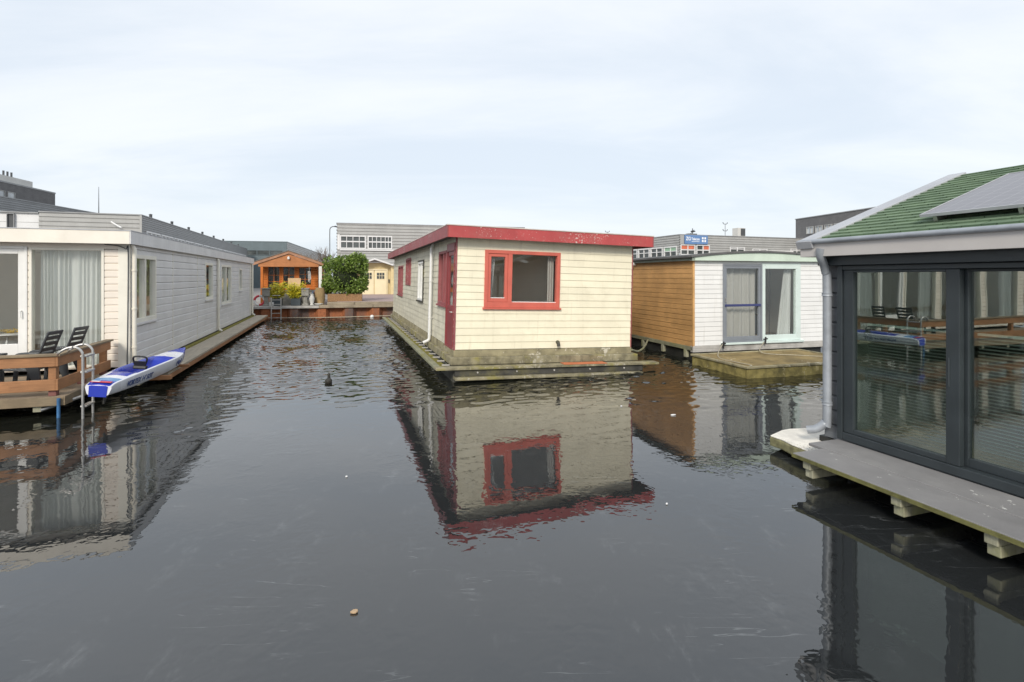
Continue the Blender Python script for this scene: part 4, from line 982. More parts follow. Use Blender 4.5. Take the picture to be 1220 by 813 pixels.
ro2 = MB().rows(TS2, .0, DL+.5, .0, RS, .15, [(0, .0), (0, .022), (1, .004)]).build('back_roof', 'shingle', dh, recalc=False)
mb = MB(); mb.box(TS, .0, DL+.5, .0, RS, -.06, -.005); mb.box(TS2, .0, DL+.5, .0, RS, -.06, -.005)
mb.build('roof_deck', 'felt', dh)
MB().box(TS, -.03, .21, -.05, RS+.02, -.07, .035).build('verge_trim', 'zincflat', dh, bevel=.008)
MB().box(TS2, -.03, .21, -.05, RS-.03, -.07, .034).build('back_verge_trim', 'zincflat', dh, bevel=.008)
# downpipe at the corner
T4P = frame((-.12, 0, 0), (1, 0, 0), (0, -1, 0))
mb = MB(); dpts = [(-.02, -.30, 2.76), (-.04, -.28, 2.66), (-.08, -.18, 2.56), (-.10, -.12, 2.45), (-.10, -.10, 2.3), (-.10, -.10, .62), (-.12, -.12, .50), (-.19, -.18, .41), (-.27, -.25, .38)]
mb.tube(curvepts(dpts, 5), .052, 14)
dp = mb.build('downpipe', 'zinc', dh, smooth=True)
for z in (2.17, .76):
    MB().tube([(-.10, -.10, z-.02), (-.10, -.10, z-.008), (-.10, -.10, z+.008), (-.10, -.10, z+.02)], [.064, .060, .060, .064], 14).build('pipe_clip', 'zinc', dp, smooth=True)
# boardwalk
MB().cub(.25, 9, -1.05, -.575, .295, .33).build('deck_board', 'composite', dh, bevel=.006); MB().cub(.03, 9, -.56, -.07, .295, .33).build('deck_board', 'composite', dh, bevel=.006)
MB().cub(.25, 9, -.573, -.562, .285, .318).cub(.25, 9, -1.066, -1.052, .285, .322).build('mossy_edge', 'mossjoint', dh)
for x in (.42, 1.43, 2.20, 3.2, 4.2, 5.2, 6.5, 7.8):
    MB().cub(x-.05, x+.05, -1.03, .1, .19, .29).cub(x-.05, x+.05, -.99, .1, .09, .188).build('joist', 'sleeper', dh, bevel=.008)
MB().cub(-.3, DL, .0, DD, -.9, .28).build('hull', 'hulldark', dh)
MB().cub(.27, 9, -1.0, -.08, .262, .284).build('underdeck_shade', 'hulldark', dh)  # black sheet added under the boards to deepen their shade in the reflection
# concrete slab end of the float
def outline(pts, z0, z1):
    return MB().prism(ID, pts, z0, z1)
sl = [(-.70, -.45), (-.84, -.1), (-.86, .07), (-.80, .4), (-.69, .59), (-.22, .59), (-.22, .012), (.02, .012), (.27, -.2), (.27, -.5), (.1, -.53), (-.02, -.50), (-.3, -.49), (-.5, -.44)]
sb = outline(sl, .06, .185).build('concrete_slab', 'slabside', dh, bevel=.02)
MB().prism(ID, [(a*.985-.004, b*.985) for a, b in sl], .187, .205).build('slab_top', 'slab', sb, bevel=.008)
# solar panels on the roof: local frame of the roof plane
def spanel(x0, s0, w, h, lab):
    p = thing('solar_panel', lab, 'solar panel', group='solar panels on the green roof')
    p.matrix_world = Matrix.Translation((4.22, 6.72, 0)) @ Matrix.Rotation(DA, 4, 'Z') @ Matrix.Translation(TS[0]) @ Matrix.Rotation(PT, 4, 'X') @ Matrix.Translation((x0, s0, .085))
    MB().cub(.012, w-.012, .012, h-.012, .012, .030).build('cells', 'pv', p)
    mb = MB(); ringbox(mb, 0, w, 0, h, 0, .036, .014); mb.build('frame', 'zincflat', p, bevel=.002)
    for a in (.1, w-.14): MB().cub(a, a+.04, .05, h-.05, -.075, -.001).build('mounting_rail', 'alu', p)
    return p
PANX, PANS = 1.27, .40
spanel(PANX, PANS, 1.0, 1.65, 'solar panel nearest the roof verge on the green shingle roof')
spanel(PANX+1.02, PANS, 1.0, 1.65, 'second solar panel further right on the green shingle roof')

# ------------------------------------------------------------------ QUAY: cabin, planters, ornaments
def qthing(name, label, cat, u, n, z, rz=0, group=None): return thing(name, label, cat, q(u, n, z), QA+rz, group=group)
cab = qthing('garden_cabin', 'orange wooden garden cabin with gabled porch on the quay', 'garden cabin', -.37, 1.6, .70)
CWd = 3.15; ch_ = 2.52
CD = .75
T5 = frame((0, CD, 0), (1, 0, 0), (0, -1, 0))
w5 = [(.30, .95, .98, 2.3), (1.15, 1.80, .98, 2.3), (2.05, 2.75, 1.2, 2.25)]
MB().rows(T5, 0, CWd, .0, 2.75, .14, RABAT, w5).rows(frame((0, CD, 0), (0, 1, 0), (-1, 0, 0)), 0, 3.8, 0, 2.6, .14, RABAT).rows(frame((CWd, CD, 0), (0, 1, 0), (1, 0, 0)), 0, 3.8, 0, 2.6, .14, RABAT).build('wall', 'cabin', cab, recalc=False)
MB().cub(.1, CWd-.1, 1.9, 2.0, .0, 2.5).build('interior_wall', 'column', cab)
for h in w5:
    c = (h[0]+h[1])/2; hh = h[3]-h[2]
    window(cab, T5, h[0]-.05, h[1]+.05, h[2]-.05, h[3]+.05, 'cabin', w=.06, bars=[(c, .03)], rowsb=[(h[2]+hh*.33, .03), (h[2]+hh*.62, .03)])
T6 = frame((0, 0, 0), (1, 0, 0), (0, -1, 0))
MB().rows(T6, -.05, CWd+.05, 2.36, 2.37, .01, FLAT)
mb = MB().prism(T6, [(-.1, 2.30), (CWd+.1, 2.30), (CWd+.1, 2.48), (CWd/2, 3.04), (-.1, 2.48)], -.04, .0)
mb.build('gable', 'cabinpale', cab)
for sg in (-1, 1):
    e = CWd/2+sg*(CWd/2+.38); m_ = CWd/2
    ra = (e, 2.37); rb = (m_, 3.10)
    MB().prism(T6, [ra, (ra[0], ra[1]+.16), (rb[0], rb[1]+.14), (rb[0], rb[1]-.02)], .02, .06).build('barge_board', 'bargeboard', cab)
    MB().prism(T6, [(ra[0]-sg*-.04, ra[1]+.162), (ra[0]+sg*.04, ra[1]+.20), (rb[0], rb[1]+.19), (rb[0], rb[1]+.142)], -4.8, .09).build('roof_slope', 'cabinroof', cab)
MB().cub(CWd+.12, CWd+.30, -.12, .06, -.05, 2.33).build('porch_post', 'white', cab, bevel=.01)
MB().cub(.02, .16, .02, .16, -.05, 2.30).build('porch_post', 'cabin', cab, bevel=.01)
MB().lathe((CWd/2, -.07, 2.72), [(.03, .0), (.07, .03), (.07, .16), (.02, .19)], 10).build('gable_lamp', 'whiteplastic', cab, smooth=True)
# low parapet planks / bench behind plants
pb = qthing('plywood_board', 'pale plywood board leaning against the orange cabin wall', 'board', 1.42, 2.2, .70, 0)
MB().cub(-.35, .38, 0, .05, .95, 1.62).cub(-.3, -.24, .0, .06, 0, .948).cub(.27, .33, 0, .06, 0, .948).build('board', 'board', pb, bevel=.004)
bench = qthing('planter_bench', 'long low grey wooden bench in front of the cabin windows', 'bench', .0, 1.7, .70)
MB().cub(0, 2.7, 0, .4, .82, .90).build('seat', 'pedestal', bench); MB().cub(.1, 2.6, .05, .35, .0, .818).build('base', 'pedestal', bench)

def pedestal(u, n, lab):
    p = qthing('garden_pedestal', lab, 'pedestal', u, n, .735, group='grey stone pedestals on the quay')
    MB().lathe((0, 0, 0), [(.20, 0), (.20, .08), (.14, .12), (.12, .5), (.15, .56)], 8).build('column', 'pedestal', p, bevel=.01)
    MB().prism(ID, [(-.2, -.2), (.2, -.2), (.2, .2), (-.2, .2)], .562, .95).prism(ID, [(-.23, -.23), (.23, -.23), (.23, .23), (-.23, .23)], .952, 1.02).build('head', 'pedestal', p, bevel=.02)
    return p
pedestal(.20, .35, 'grey stone pedestal left of the aluminium quay ladder')
pedestal(2.28, .35, 'grey stone pedestal between yellow plant and white urn')
def bamboo(u, n, lab, seed):
    rnd = random.Random(seed)
    p = qthing('yellow_plant', lab, 'plant', u, n, .735, group='yellow green potted plants')
    MB().prism(ID, [(-.26, -.2), (.26, -.2), (.26, .2), (-.26, .2)], .0, .42).build('pot', 'pot', p, bevel=.02)
    mb = MB(); sm = MB()
    for s_ in range(26):
        a = rnd.random()*6.28; rr = .2*rnd.random(); top = Vector((math.cos(a)*(rr+.42*rnd.random()), math.sin(a)*(rr+.3*rnd.random()), .75+.55*rnd.random()))
        base = Vector((math.cos(a)*rr*.7, math.sin(a)*rr*.6, .38)); sm.tube([base, (base+top)/2+Vector((0, 0, .08)), top], .006, 4)
        for l in range(60):
            c = base.lerp(top, .25+.8*rnd.random())+Vector((rnd.gauss(0, .06), rnd.gauss(0, .06), rnd.gauss(0, .05)))
            d = Vector((rnd.gauss(0, 1), rnd.gauss(0, 1), rnd.gauss(-.1, .5))).normalized(); w_ = d.orthogonal().normalized()*.024
            mb.add([c-w_*.3, c+d*.06-w_, c+d*.16, c+d*.06+w_], [(0, 1, 2, 3)])
    mb.build('foliage', 'bamboo', p, recalc=False); sm.build('stem', 'bark', p)
bamboo(.74, .55, 'yellow leaved plant in a slate pot behind the quay ladder', 3)
bamboo(1.76, .42, 'yellow leaved plant in a slate pot right of the quay ladder', 4)
def spindle(name, lab, cat, u, n, prof, mat, z=.735):
    o_ = MB().lathe((0, 0, 0), prof, 18).build(name, mat, smooth=True); o_.location = q(u, n, z); return tag(o_, lab, cat)
spindle('white_pot', 'small white flower pot beside the left grey pedestal', 'pot', .47, .3, [(.09, 0), (.13, .05), (.14, .22), (.12, .22)], 'whiteplastic')
spindle('white_urn', 'tall white garden urn between pedestal and tan barrel', 'urn', 2.63, .35, [(.09, 0), (.12, .04), (.08, .1), (.14, .3), (.15, .42), (.10, .55), (.08, .60), (.10, .65), (.05, .67)], 'penthouse')
spindle('wooden_barrel', 'tan wooden barrel beside the white porch post', 'barrel', 3.02, .85, [(.24, 0), (.27, .25), (.29, .5), (.27, .8), (.24, 1.02), (.22, 1.02)], 'barrel')
spindle('white_bowl', 'flat white bowl at the foot of the tan barrel', 'bowl', 3.0, .35, [(.1, 0), (.24, .08), (.25, .11), (.22, .11)], 'whiteplastic')
# lifebuoy
lb = MB(); nseg = 28
for i in range(nseg):
    a0 = 2*math.pi*i/nseg; a1 = 2*math.pi*(i+1)/nseg
    lb.tube([(.26*math.cos(a0), 0, .33+.26*math.sin(a0)), (.26*math.cos(a1), 0, .33+.26*math.sin(a1))], .065, 8, mi=1 if (i//7) % 2 else 0, cap=False)
o = lb.build('lifebuoy', ['whiteplastic', 'redtext'], smooth=True); o.location = q(-.18, .35, .735); o.rotation_euler = (R(-12), 0, QA); tag(o, 'red and white lifebuoy at the left end of the quay', 'lifebuoy')
# aluminium quay ladder
ql = qthing('quay_ladder', 'aluminium ladder climbing out of the water onto the quay', 'ladder', .80, -.17, 0)
for x in (-.25, .25): MB().box(ID, x-.028, x+.028, -.025, .025, -.6, 1.22).build('stile', 'alu', ql, bevel=.006)
for kx in range(8): MB().cub(-.222, .222, -.02, .02, -.42+kx*.25, -.385+kx*.25).build('rung', 'alu', ql, bevel=.005)
# bicycle by the cabin
bk = qthing('bicycle', 'blue grey bicycle parked under the cabin porch beside the white post', 'bicycle', 2.75, 1.45, .70)
for x in (-.5, .5):
    wm = MB(); 
    wm.tube([(x+.33*math.cos(a*math.pi/12), 0, .34+.33*math.sin(a*math.pi/12)) for a in range(25)], .022, 8, cap=False)
    wo = wm.build('tyre', 'black', bk, smooth=True)
    sp = MB()
    for a in range(9): sp.tube([(x, 0, .34), (x+.31*math.cos(a*.698), 0, .34+.31*math.sin(a*.698))], .004, 4)
    sp.build('spokes', 'alu', wo)
MB().tube([(.5, 0, .34), (.35, 0, .95)], .016, 8).tube([(.38, 0, .82), (-.1, 0, .32)], .018, 8).tube([(-.1, 0, .32), (-.22, 0, .86)], .016, 8).tube([(-.5, 0, .34), (-.1, 0, .32)], .012, 8).tube([(-.5, 0, .34), (-.2, 0, .78)], .012, 8).tube([(.38, 0, .82), (-.2, 0, .78)], .014, 8).build('frame', 'bikeblue', bk, smooth=True)
MB().tube([(.33, -.25, 1.0), (.36, -.1, 1.02), (.36, .1, 1.02), (.33, .25, 1.0)], .014, 8).build('handlebar', 'alu', bk, smooth=True)
MB().prism(ID, [(-.36, -.08), (-.36, .08), (-.08, .02), (-.08, -.02)], .88, .94).build('saddle', 'black', bk, bevel=.01)
# wind chime hanging from the porch
wc = MB().tube([(0, 0, 0), (0, 0, -.3)], .006, 5)
for kx in range(5):
    a = kx*1.256; wc.tube([(.07*math.cos(a), .07*math.sin(a), -.3), (.07*math.cos(a)+.02, .07*math.sin(a), -.75-.05*kx)], .012, 6)
wc.lathe((0, 0, -.32), [(.02, 0), (.09, .01), (.09, .03), (.01, .04)], 10)
o = wc.build('wind_chime', 'whiteplastic', smooth=True); o.location = q(2.35, 1.58, 3.0); o.rotation_euler = (0, 0, QA); tag(o, 'white wind chime hanging from the cabin gable', 'wind chime')

# laurel bush in a reed planter
bush = qthing('laurel_bush', 'dense round laurel bush growing from a reed planter', 'bush', 4.42, 1.5, .93)
def crown(mb, c, rad, nleaf, size, seed, hole=.0):
    rnd = random.Random(seed); lumps = []
    for _ in range(34):
        d = Vector((rnd.gauss(0, 1), rnd.gauss(0, 1), rnd.gauss(0, 1))).normalized()
        lumps.append((d, rnd.uniform(.66, 1.12), rnd.uniform(.20, .44)))
    for _ in range(nleaf):
        d0, r0, sz = lumps[rnd.randrange(len(lumps))]
        v = Vector((rnd.gauss(0, 1), rnd.gauss(0, 1), rnd.gauss(0, 1))).normalized()*sz*rnd.random()**.45
        p = d0*r0*.80+v
        if p.length < .5: continue
        p = Vector((math.copysign(min(abs(p.x), 1.0)**.62, p.x)*rad[0], p.y*rad[1], math.copysign(min(abs(p.z), 1.05)**.62, p.z)*rad[2]))+Vector(c)
        out = (p-Vector(c)).normalized(); dd = (out+Vector((rnd.gauss(0, .7), rnd.gauss(0, .7), rnd.gauss(.1, .6)))).normalized()
        s_ = size*rnd.uniform(.6, 1.25); w_ = dd.cross(Vector((rnd.gauss(0, 1), rnd.gauss(0, 1), rnd.gauss(0, 1)))).normalized()*s_*.36
        mb.add([p, p+dd*s_*.5-w_, p+dd*s_, p+dd*s_*.5+w_], [(0, 1, 2, 3)])
    return mb
crown(MB(), (0, 0, 1.60), (1.28, 1.05, 1.32), 9500, .15, 5).build('foliage', 'bush', bush, recalc=False)
mb = MB()
for i in range(14):
    a = i*2.4; mb.tube([(0.15*math.cos(a), .15*math.sin(a), .05), (.35*math.cos(a), .35*math.sin(a), .9), (.75*math.cos(a), .65*math.sin(a), 1.2+.7*((i*7) % 5)/5)], [.035, .028, .012], 6)
mb.build('stem', 'bark', bush)
MB().lathe((0, 0, 1.5), [(.05, -.85), (.55, -.6), (.72, 0), (.55, .6), (.05, .8)], 12).build('shade_core', 'bushcore', bush)  # solid near-black core; shade between the leaves is put into its colour
MB().prism(ID, [(-.98, -.62), (1.0, -.62), (1.0, .6), (-.98, .6)], -.02, .44).build('reed_planter', 'reed', bush, bevel=.02)
# brown post with white trellis right of the doors
ps = qthing('garden_trellis', 'white wire trellis on a brown post beside the cream doors', 'trellis', 7.9, 3.2, .93)
MB().lathe((0, 0, 0), [(.22, 0), (.25, .3), (.22, .62), (.18, .62)], 14).build('tub', 'barrel', ps, smooth=True)
mb = MB()
for i in range(9):
    a = i*.7; mb.tube(curvepts([(.1*math.cos(a), .1*math.sin(a), .6), (.25*math.cos(a), .2*math.sin(a), 1.0+.1*i % .4), (.15*math.cos(a+1), .2*math.sin(a+1), 1.5), (.28*math.cos(a+2), .2*math.sin(a+2), 1.9)]), .018, 5)
mb.build('wire', 'whiteplastic', ps, smooth=True)
o = MB().lathe((0, 0, 0), [(.02, -.06), (.10, -.02), (.12, .05), (.08, .12), (.02, .15)], 14).build('buoy', 'whiteplastic', smooth=True); o.location = q(6.0, -.22, .02); tag(o, 'small pale buoy floating against the rusty quay wall', 'buoy')

# ------------------------------------------------------------------ BACKGROUND BUILDINGS
def facade(b, T, L_, z0, z1, mat, holes=(), pitch=.30, prof=RIB, name='cladding'):
    return MB().rows(T, 0, L_, z0, z1, pitch, prof, holes).build(name, mat, b, recalc=False)
def strip_window(b, T, u0, u1, v0, v1, cols, rws, fmat='panelwhite', pane='glassfar', w=.08, bw=.05, name='window'):
    mb = MB(); rectframe(mb, T, u0, u1, v0, v1, w, -.06, .07)
    for u, ww in cols: mb.box(T, u-ww/2, u+ww/2, v0+w, v1-w, -.05, .06)
    for v, ww in rws: mb.box(T, u0+w, u1-w, v-ww/2, v+ww/2, -.045, .05)
    f = mb.build(name, fmat, b); MB().box(T, u0+.02, u1-.02, v0+.02, v1-.02, -.04, -.03).build('pane', pane, f); return f

# grey corrugated workshop with cream doors (behind the quay)
gb = thing('workshop_building', 'grey corrugated two storey workshop with cream double doors', 'building', (-14.4, 43, .70), math.atan2(2.1, 8.1))
TG = frame((0, 0, 0), (1, 0, 0), (0, -1, 0)); TGL = frame((0, 0, 0), (0, 1, 0), (-1, 0, 0)); TGR = frame((16, 0, 0), (0, 1, 0), (1, 0, 0))
gdoor = (1.55, 4.35, .0, 2.9)
gwin = [(.22, 2.28, 4.02, 5.12), (2.42, 4.42, 4.02, 5.12)]
facade(gb, TG, 16, 0, 6.08, 'corr', [gdoor]+[inset(h) for h in gwin], .26)
MB().rows(TGL, 0, 12, 0, 6.08, .26, RIB).rows(TGR, 0, 12, 0, 6.08, .26, RIB).build('side_cladding', 'corr', gb, recalc=False)
MB().cub(-.06, 16.06, -.08, 12, 6.085, 6.16).build('roof_edge', 'corrdark', gb)
for h, cols in zip(gwin, ([(h_, .05) for h_ in (.75, 1.25, 1.75)], [(h_, .05) for h_ in (2.8, 3.15, 3.5, 3.85, 4.1)])):
    strip_window(gb, TG, *h, cols, [(4.62, .10)], w=.09)
MB().box(TG, .02, .215, 3.95, 5.2, .05, .09).box(TG, .215, 4.6, 3.88, 3.98, .05, .12).build('window_trim', 'panelwhite', gb)
MB().box(TG, 1.55, 4.35, 0, 2.9, -.5, -.3).build('porch_wall', 'creambrick', gb)
for i, x in enumerate((1.95, 2.98)):
    d = MB().box(TG, x, x+.97, .05, 2.25, -.29, -.24).build('door', 'creamdoor', gb, bevel=.01)
    f = MB(); rectframe(f, TG, x+.14, x+.84, 1.48, 2.08, .04, -.24, -.22); f.box(TG, x+.37, x+.40, 1.52, 2.04, -.237, -.222); f.box(TG, x+.59, x+.62, 1.52, 2.04, -.237, -.222); f.box(TG, x+.18, x+.80, 1.77, 1.80, -.2365, -.2225)
    ww = f.build('door_window', 'creamdoor', d); MB().box(TG, x+.15, x+.83, 1.49, 2.07, -.239, -.2385).build('pane', 'glassfar', ww)
    if i: MB().box(TG, x+.12, x+.85, .06, .18, -.24, -.228).build('kick_plate', 'tan', d)
rectframe(MB(), TG, 1.85, 4.05, 0, 2.36, .09, -.3, -.2).build('door_frame', 'creamdoor', gb)
MB().prism(TG, [(1.50, 2.62), (3.0, 3.12), (4.5, 2.62), (4.5, 2.74), (3.0, 3.25), (1.5, 2.74)], .0, .5).build('canopy', 'panelwhite', gb)
for a, b in ((1.45, 1.60), (4.30, 4.55)): MB().box(TG, a, b, 0, 2.6, -.02, .08).build('porch_pillar', 'creambrick', gb)
MB().box(TG, 4.12, 4.2, 1.2, 1.5, -.29, -.2).build('letter_box', 'darkmetal', gb)
MB().cub(3.6, 4.4, 1.0, 1.6, 6.16, 6.22).build('roof_hatch', 'corrdark', gb)

# long warehouse on the left
LU = Vector((-.3226, .9465, 0)); LN_ = math.atan2(.3226, .9465)
w1b = thing('warehouse', 'long grey ribbed warehouse stretching behind the left houseboat', 'warehouse', (-24.8, 34.9, .70), LN_)
TWF = frame((0, 0, 0), (1, 0, 0), (0, -1, 0)); TWR = frame((0, 0, 0), (0, 1, 0), (1, 0, 0))
MB().rows(TWF, -5.5, 0, 0, 5.8, .29, RIB).build('front_cladding', 'corr', w1b, recalc=False)
wins = [(.9+k*3.3, .9+k*3.3+3.0, 3.85, 4.85) for k in range(13)]
MB().rows(TWR, 0, 45, 0, 5.8, .145, [(0, 0), (.15, .04), (.5, .04), (.65, 0), (1, 0)], [inset(h) for h in wins]).build('side_cladding', 'corrdark', w1b, recalc=False)
for h in wins:
    strip_window(w1b, TWR, *h, [(h[0]+1.05, .16), (h[0]+2.0, .10)], [(h[3]-.42, .05)], pane='glasspale', w=.10)
MB().cub(-5.52, .06, -.07, 45, 5.803, 5.87).build('roof_edge', 'corrdark', w1b)
for kx in range(8): MB().lathe((-.3, 3+kx*5.2, 5.87), [(.10, 0), (.10, .28), (.14, .3), (.05, .36)], 8).build('roof_vent', 'darkmetal', w1b)
MB().cub(-11, -5.53, .07, 6, 0, 5.72).build('white_wing', 'panelwhite', w1b)
for z in (4.55, 5.15): MB().box(TWF, -11, -5.53, z-.012, z+.012, -.069, -.06).build('panel_joint', 'corr', w1b)
strip_window(w1b, TWF, -7.12, -6.74, 4.7, 5.66, [], [], fmat='corrdark', pane='darkmetal', w=.03)
MB().cub(-11.05, -5.53, -.05, 6, 5.722, 5.79).build('roof_edge', 'corrdark', w1b)
MB().box(TWF, -.06, .065, 0, 5.8, .052, .07).build('corner_trim', 'corr', w1b)
MB().tube([(-1.6, -.2, 5.3), (-1.1, -.5, 5.0), (-.9, -.6, 4.9)], .05, 8).build('wall_camera', 'panelwhite', w1b)
o = MB().tube([(0, 0, 0), (0, 0, 1.95)], [.03, .012], 6).build('mast', 'darkmetal'); o.location = (-28.1, 35.5, 6.57); tag(o, 'thin mast standing on the left warehouse roof', 'mast')

# warehouse further left with white upper panels
w2b = thing('warehouse', 'warehouse with white panels and ribbed roof band at the far left', 'warehouse', (-44.4, 58, .70), math.atan2(.10, 1))
TW2 = frame((0, 0, 0), (0, 1, 0), (1, 0, 0))
MB().rows(TW2, -26, 0, 7.3, 8.4, .19, RIB).build('cladding', 'corrdark', w2b, recalc=False)
MB().rows(TW2, -26, 0, 0, 7.298, 1.1, [(0, 0), (0, .012), (.97, .012), (.97, 0), (1, 0)]).build('wall_panel', 'panelwhite', w2b, recalc=False)
for u in (-12.2, -15.4, -18.6):
    strip_window(w2b, TW2, u, u+1.1, 5.9, 7.25, [], [], fmat='corrdark')
MB().cub(-14, .07, -26, 0, 8.403, 8.5).build('roof', 'corrdark', w2b)
MB().cub(-14, -.05, -.05, 0, 0, 8.4).build('end_wall', 'corrdark', w2b)

# dark brick block with pale penthouse
b3 = thing('office_block', 'dark brick office block with pale rooftop storey at the far left', 'building', (-70, 80, .70), math.atan2(.16, 1))
TW3 = frame((0, 0, 0), (0, 1, 0), (1, 0, 0))
h3 = [(-9.2-k*1.75, -9.2-k*1.75+1.3, 12.25, 13.3) for k in range(7)]
MB().rows(TW3, -26, 0, 0, 14.4, 30, FLAT, [inset(h) for h in h3]).rows(frame((0, -26, 0), (1, 0, 0), (0, -1, 0)), -20, 0, 0, 14.4, 30, FLAT).rows(frame((0, 0, 0), (1, 0, 0), (0, 1, 0)), -20, 0, 0, 14.4, 30, FLAT).build('brick_wall', 'brick', b3, recalc=False)
for h in h3: strip_window(b3, TW3, *h, [], [], pane='glasspale', fmat='corr', w=.06)
MB().cub(-20, .05, -26, .05, 14.4, 14.6).build('roof', 'corrdark', b3)
MB().cub(-16, -1.2, -26, -2.8, 14.6, 15.7).build('penthouse', 'penthouse', b3)
for kx in range(3): MB().tube([(-1.6, -7.6+kx*.7, 15.7), (-1.6, -7.6+kx*.7, 16.4)], .12, 8).build('flue', 'darkmetal', b3)

# blue-grey hall beyond the warehouse end
b4 = thing('hall_building', 'blue grey hall beyond the far end of the left warehouse', 'building', (-34.5, 80, .70), math.atan2(.235, .97))
MB().rows(frame((0, 0, 0), (1, 0, 0), (0, -1, 0)), -10, 0, 0, 7.0, .5, [(0, 0), (0, .01), (.96, .01), (1, 0)], [(-6, -.6, 5.0, 5.7)]).build('front_wall', 'teal', b4, recalc=False)
strip_window(b4, frame((0, 0, 0), (1, 0, 0), (0, -1, 0)), -6.05, -.55, 4.95, 5.75, [(-4.2, .1), (-2.4, .1)], [], fmat='teal')
MB().rows(frame((0, 0, 0), (0, 1, 0), (1, 0, 0)), 0, 60, 0, 7.0, .30, RIB).build('side_wall', 'corr', b4, recalc=False)
MB().cub(-10, .05, -.05, 60, 7.003, 7.1).build('roof', 'teal', b4)

# telecom warehouse on the right
b5 = thing('warehouse', 'ribbed warehouse with blue telecom sign behind the white houseboat', 'warehouse', (16.4, 51, .70), math.atan2(5.3, 14.65))
TA = frame((0, 0, 0), (1, 0, 0), (0, -1, 0)); TBs = frame((0, 0, 0), (0, 1, 0), (-1, 0, 0))
h5 = [(.06, 1.78, 3.85, 4.86), (1.95, 3.55, 3.85, 4.86), (6.1, 8.0, 4.05, 4.75), (9.0, 11.0, 3.9, 4.6), (14.2, 16, 4.0, 4.7)]
MB().rows(TA, 0, 40, 0, 5.8, .24, RIB, [inset(h) for h in h5]).build('front_cladding', 'corr', b5, recalc=False)
hs5 = [(.4+kx*2.3, .4+kx*2.3+2.1, 3.5, 4.75) for kx in range(16)]
MB().rows(TBs, 0, 40, 0, 5.8, .24, RIB, [inset(h) for h in hs5]).build('side_cladding', 'corr', b5, recalc=False)
for h in h5: strip_window(b5, TA, *h, [((h[0]+h[1])/2, .08)], [(h[2]+.5, .10)], fmat='panelwhite')
for h in hs5: strip_window(b5, TBs, *h, [((h[0]+h[1])/2, .06)], [(h[3]-.5, .07)], fmat='panelwhite', w=.12)
for a, b in ((.16, 1.66), (2.80, 3.47)): MB().box(TA, a, b, 4.42, 4.78, -.028, -.01).build('orange_panel', 'signred', b5)
MB().box(TBs, .55, 2.4, 4.28, 4.68, -.028, -.01).build('green_panel', 'signgreen', b5)
MB().cub(-.07, 40, -.07, 30, 5.803, 5.87).build('roof_edge', 'corrdark', b5)
MB().box(TA, -.02, .42, 4.9, 5.78, .052, .09).build('corner_panel', 'corr', b5)
sg = MB().box(TA, .47, 3.22, 4.93, 5.80, .06, .16).build('sign', 'signblue', b5)
lettering('lettering', 'ZG', TA, .58, 5.27, .58, .36, 'signwhite', sg, n=.164, th=.006)
lettering('lettering', 'Telecom', TA, 1.24, 5.29, .98, .27, 'signwhite', sg, n=.164, th=.006)
MB().box(TA, 1.26, 2.2, 5.15, 5.19, .162, .168).build('underline', 'signwhite', sg)
mb = MB()
for x in (2.50, 2.80):
    for z in (5.14, 5.42): mb.box(TA, x, x+.20, z, z+.20, .162, .170)
mb.build('logo', 'signwhite', sg)
MB().box(TA, 11.1, 14.1, 3.7, 4.45, .06, .5).build('awning', 'panelwhite', b5); MB().box(TA, 11.3, 14.5, 3.3, 3.95, .502, .56).build('awning_valance', 'signred', b5)
b5t = lambda x, y, z: Vector((16.4, 51, .70))+Vector((math.cos(math.atan2(5.3, 14.65))*x-math.sin(math.atan2(5.3, 14.65))*y, math.sin(math.atan2(5.3, 14.65))*x+math.cos(math.atan2(5.3, 14.65))*y, z))
BA = math.atan2(5.3, 14.65)
ac = thing('air_conditioner', 'pale box air conditioner on the right warehouse roof', 'air conditioner', b5t(7.9, .8, 5.87), BA)
MB().cub(0, 1.0, 0, .8, .05, .95).build('casing', 'penthouse', ac, bevel=.02); MB().cub(.38, .96, -.02, -.001, .12, .88).build('grille', 'darkmetal', ac)
for a in (.05, .85): MB().cub(a, a+.1, .05, .75, 0, .05).build('foot', 'darkmetal', ac)
def antenna(loc, h, lab):
    mb = MB().tube([(0, 0, 0), (0, 0, h)], .025, 6)
    for z in (h*.98, h*.45):
        mb.tube([(-.28, 0, z+.12), (-.2, 0, z), (.2, 0, z), (.28, 0, z+.12)], .03, 6); mb.lathe((-.28, 0, z+.08), [(.02, 0), (.06, .03), (.02, .1)], 6); mb.lathe((.28, 0, z+.08), [(.02, 0), (.06, .03), (.02, .1)], 6)
    o_ = mb.build('antenna', 'darkmetal'); o_.location = loc; o_.rotation_euler = (0, 0, BA); tag(o_, lab, 'antenna', 'rooftop antennas')
antenna(b5t(6.6, 1.2, 5.87), 1.35, 'tall forked antenna left of the rooftop air conditioner')
antenna(b5t(-.8+.6, 13.5, 5.87), 1.3, 'forked antenna showing above the right end of the red roof edge')
mb = MB().cub(0, 1.0, 0, .5, 0, .16).tube([(.6, .2, .16), (.6, .2, .7)], .04, 6).tube([(.35, .2, .16), (.8, .2, .55)], .03, 6).lathe((.65, .2, .3), [(.02, 0), (.22, .05), (.25, .12), (.1, .2)], 10)
o = mb.build('rooftop_dish', 'darkmetal'); o.location = b5t(1.55, .6, 5.87); o.rotation_euler = (0, 0, BA); tag(o, 'small dark dish and bracket on the roof above the blue sign', 'dish')

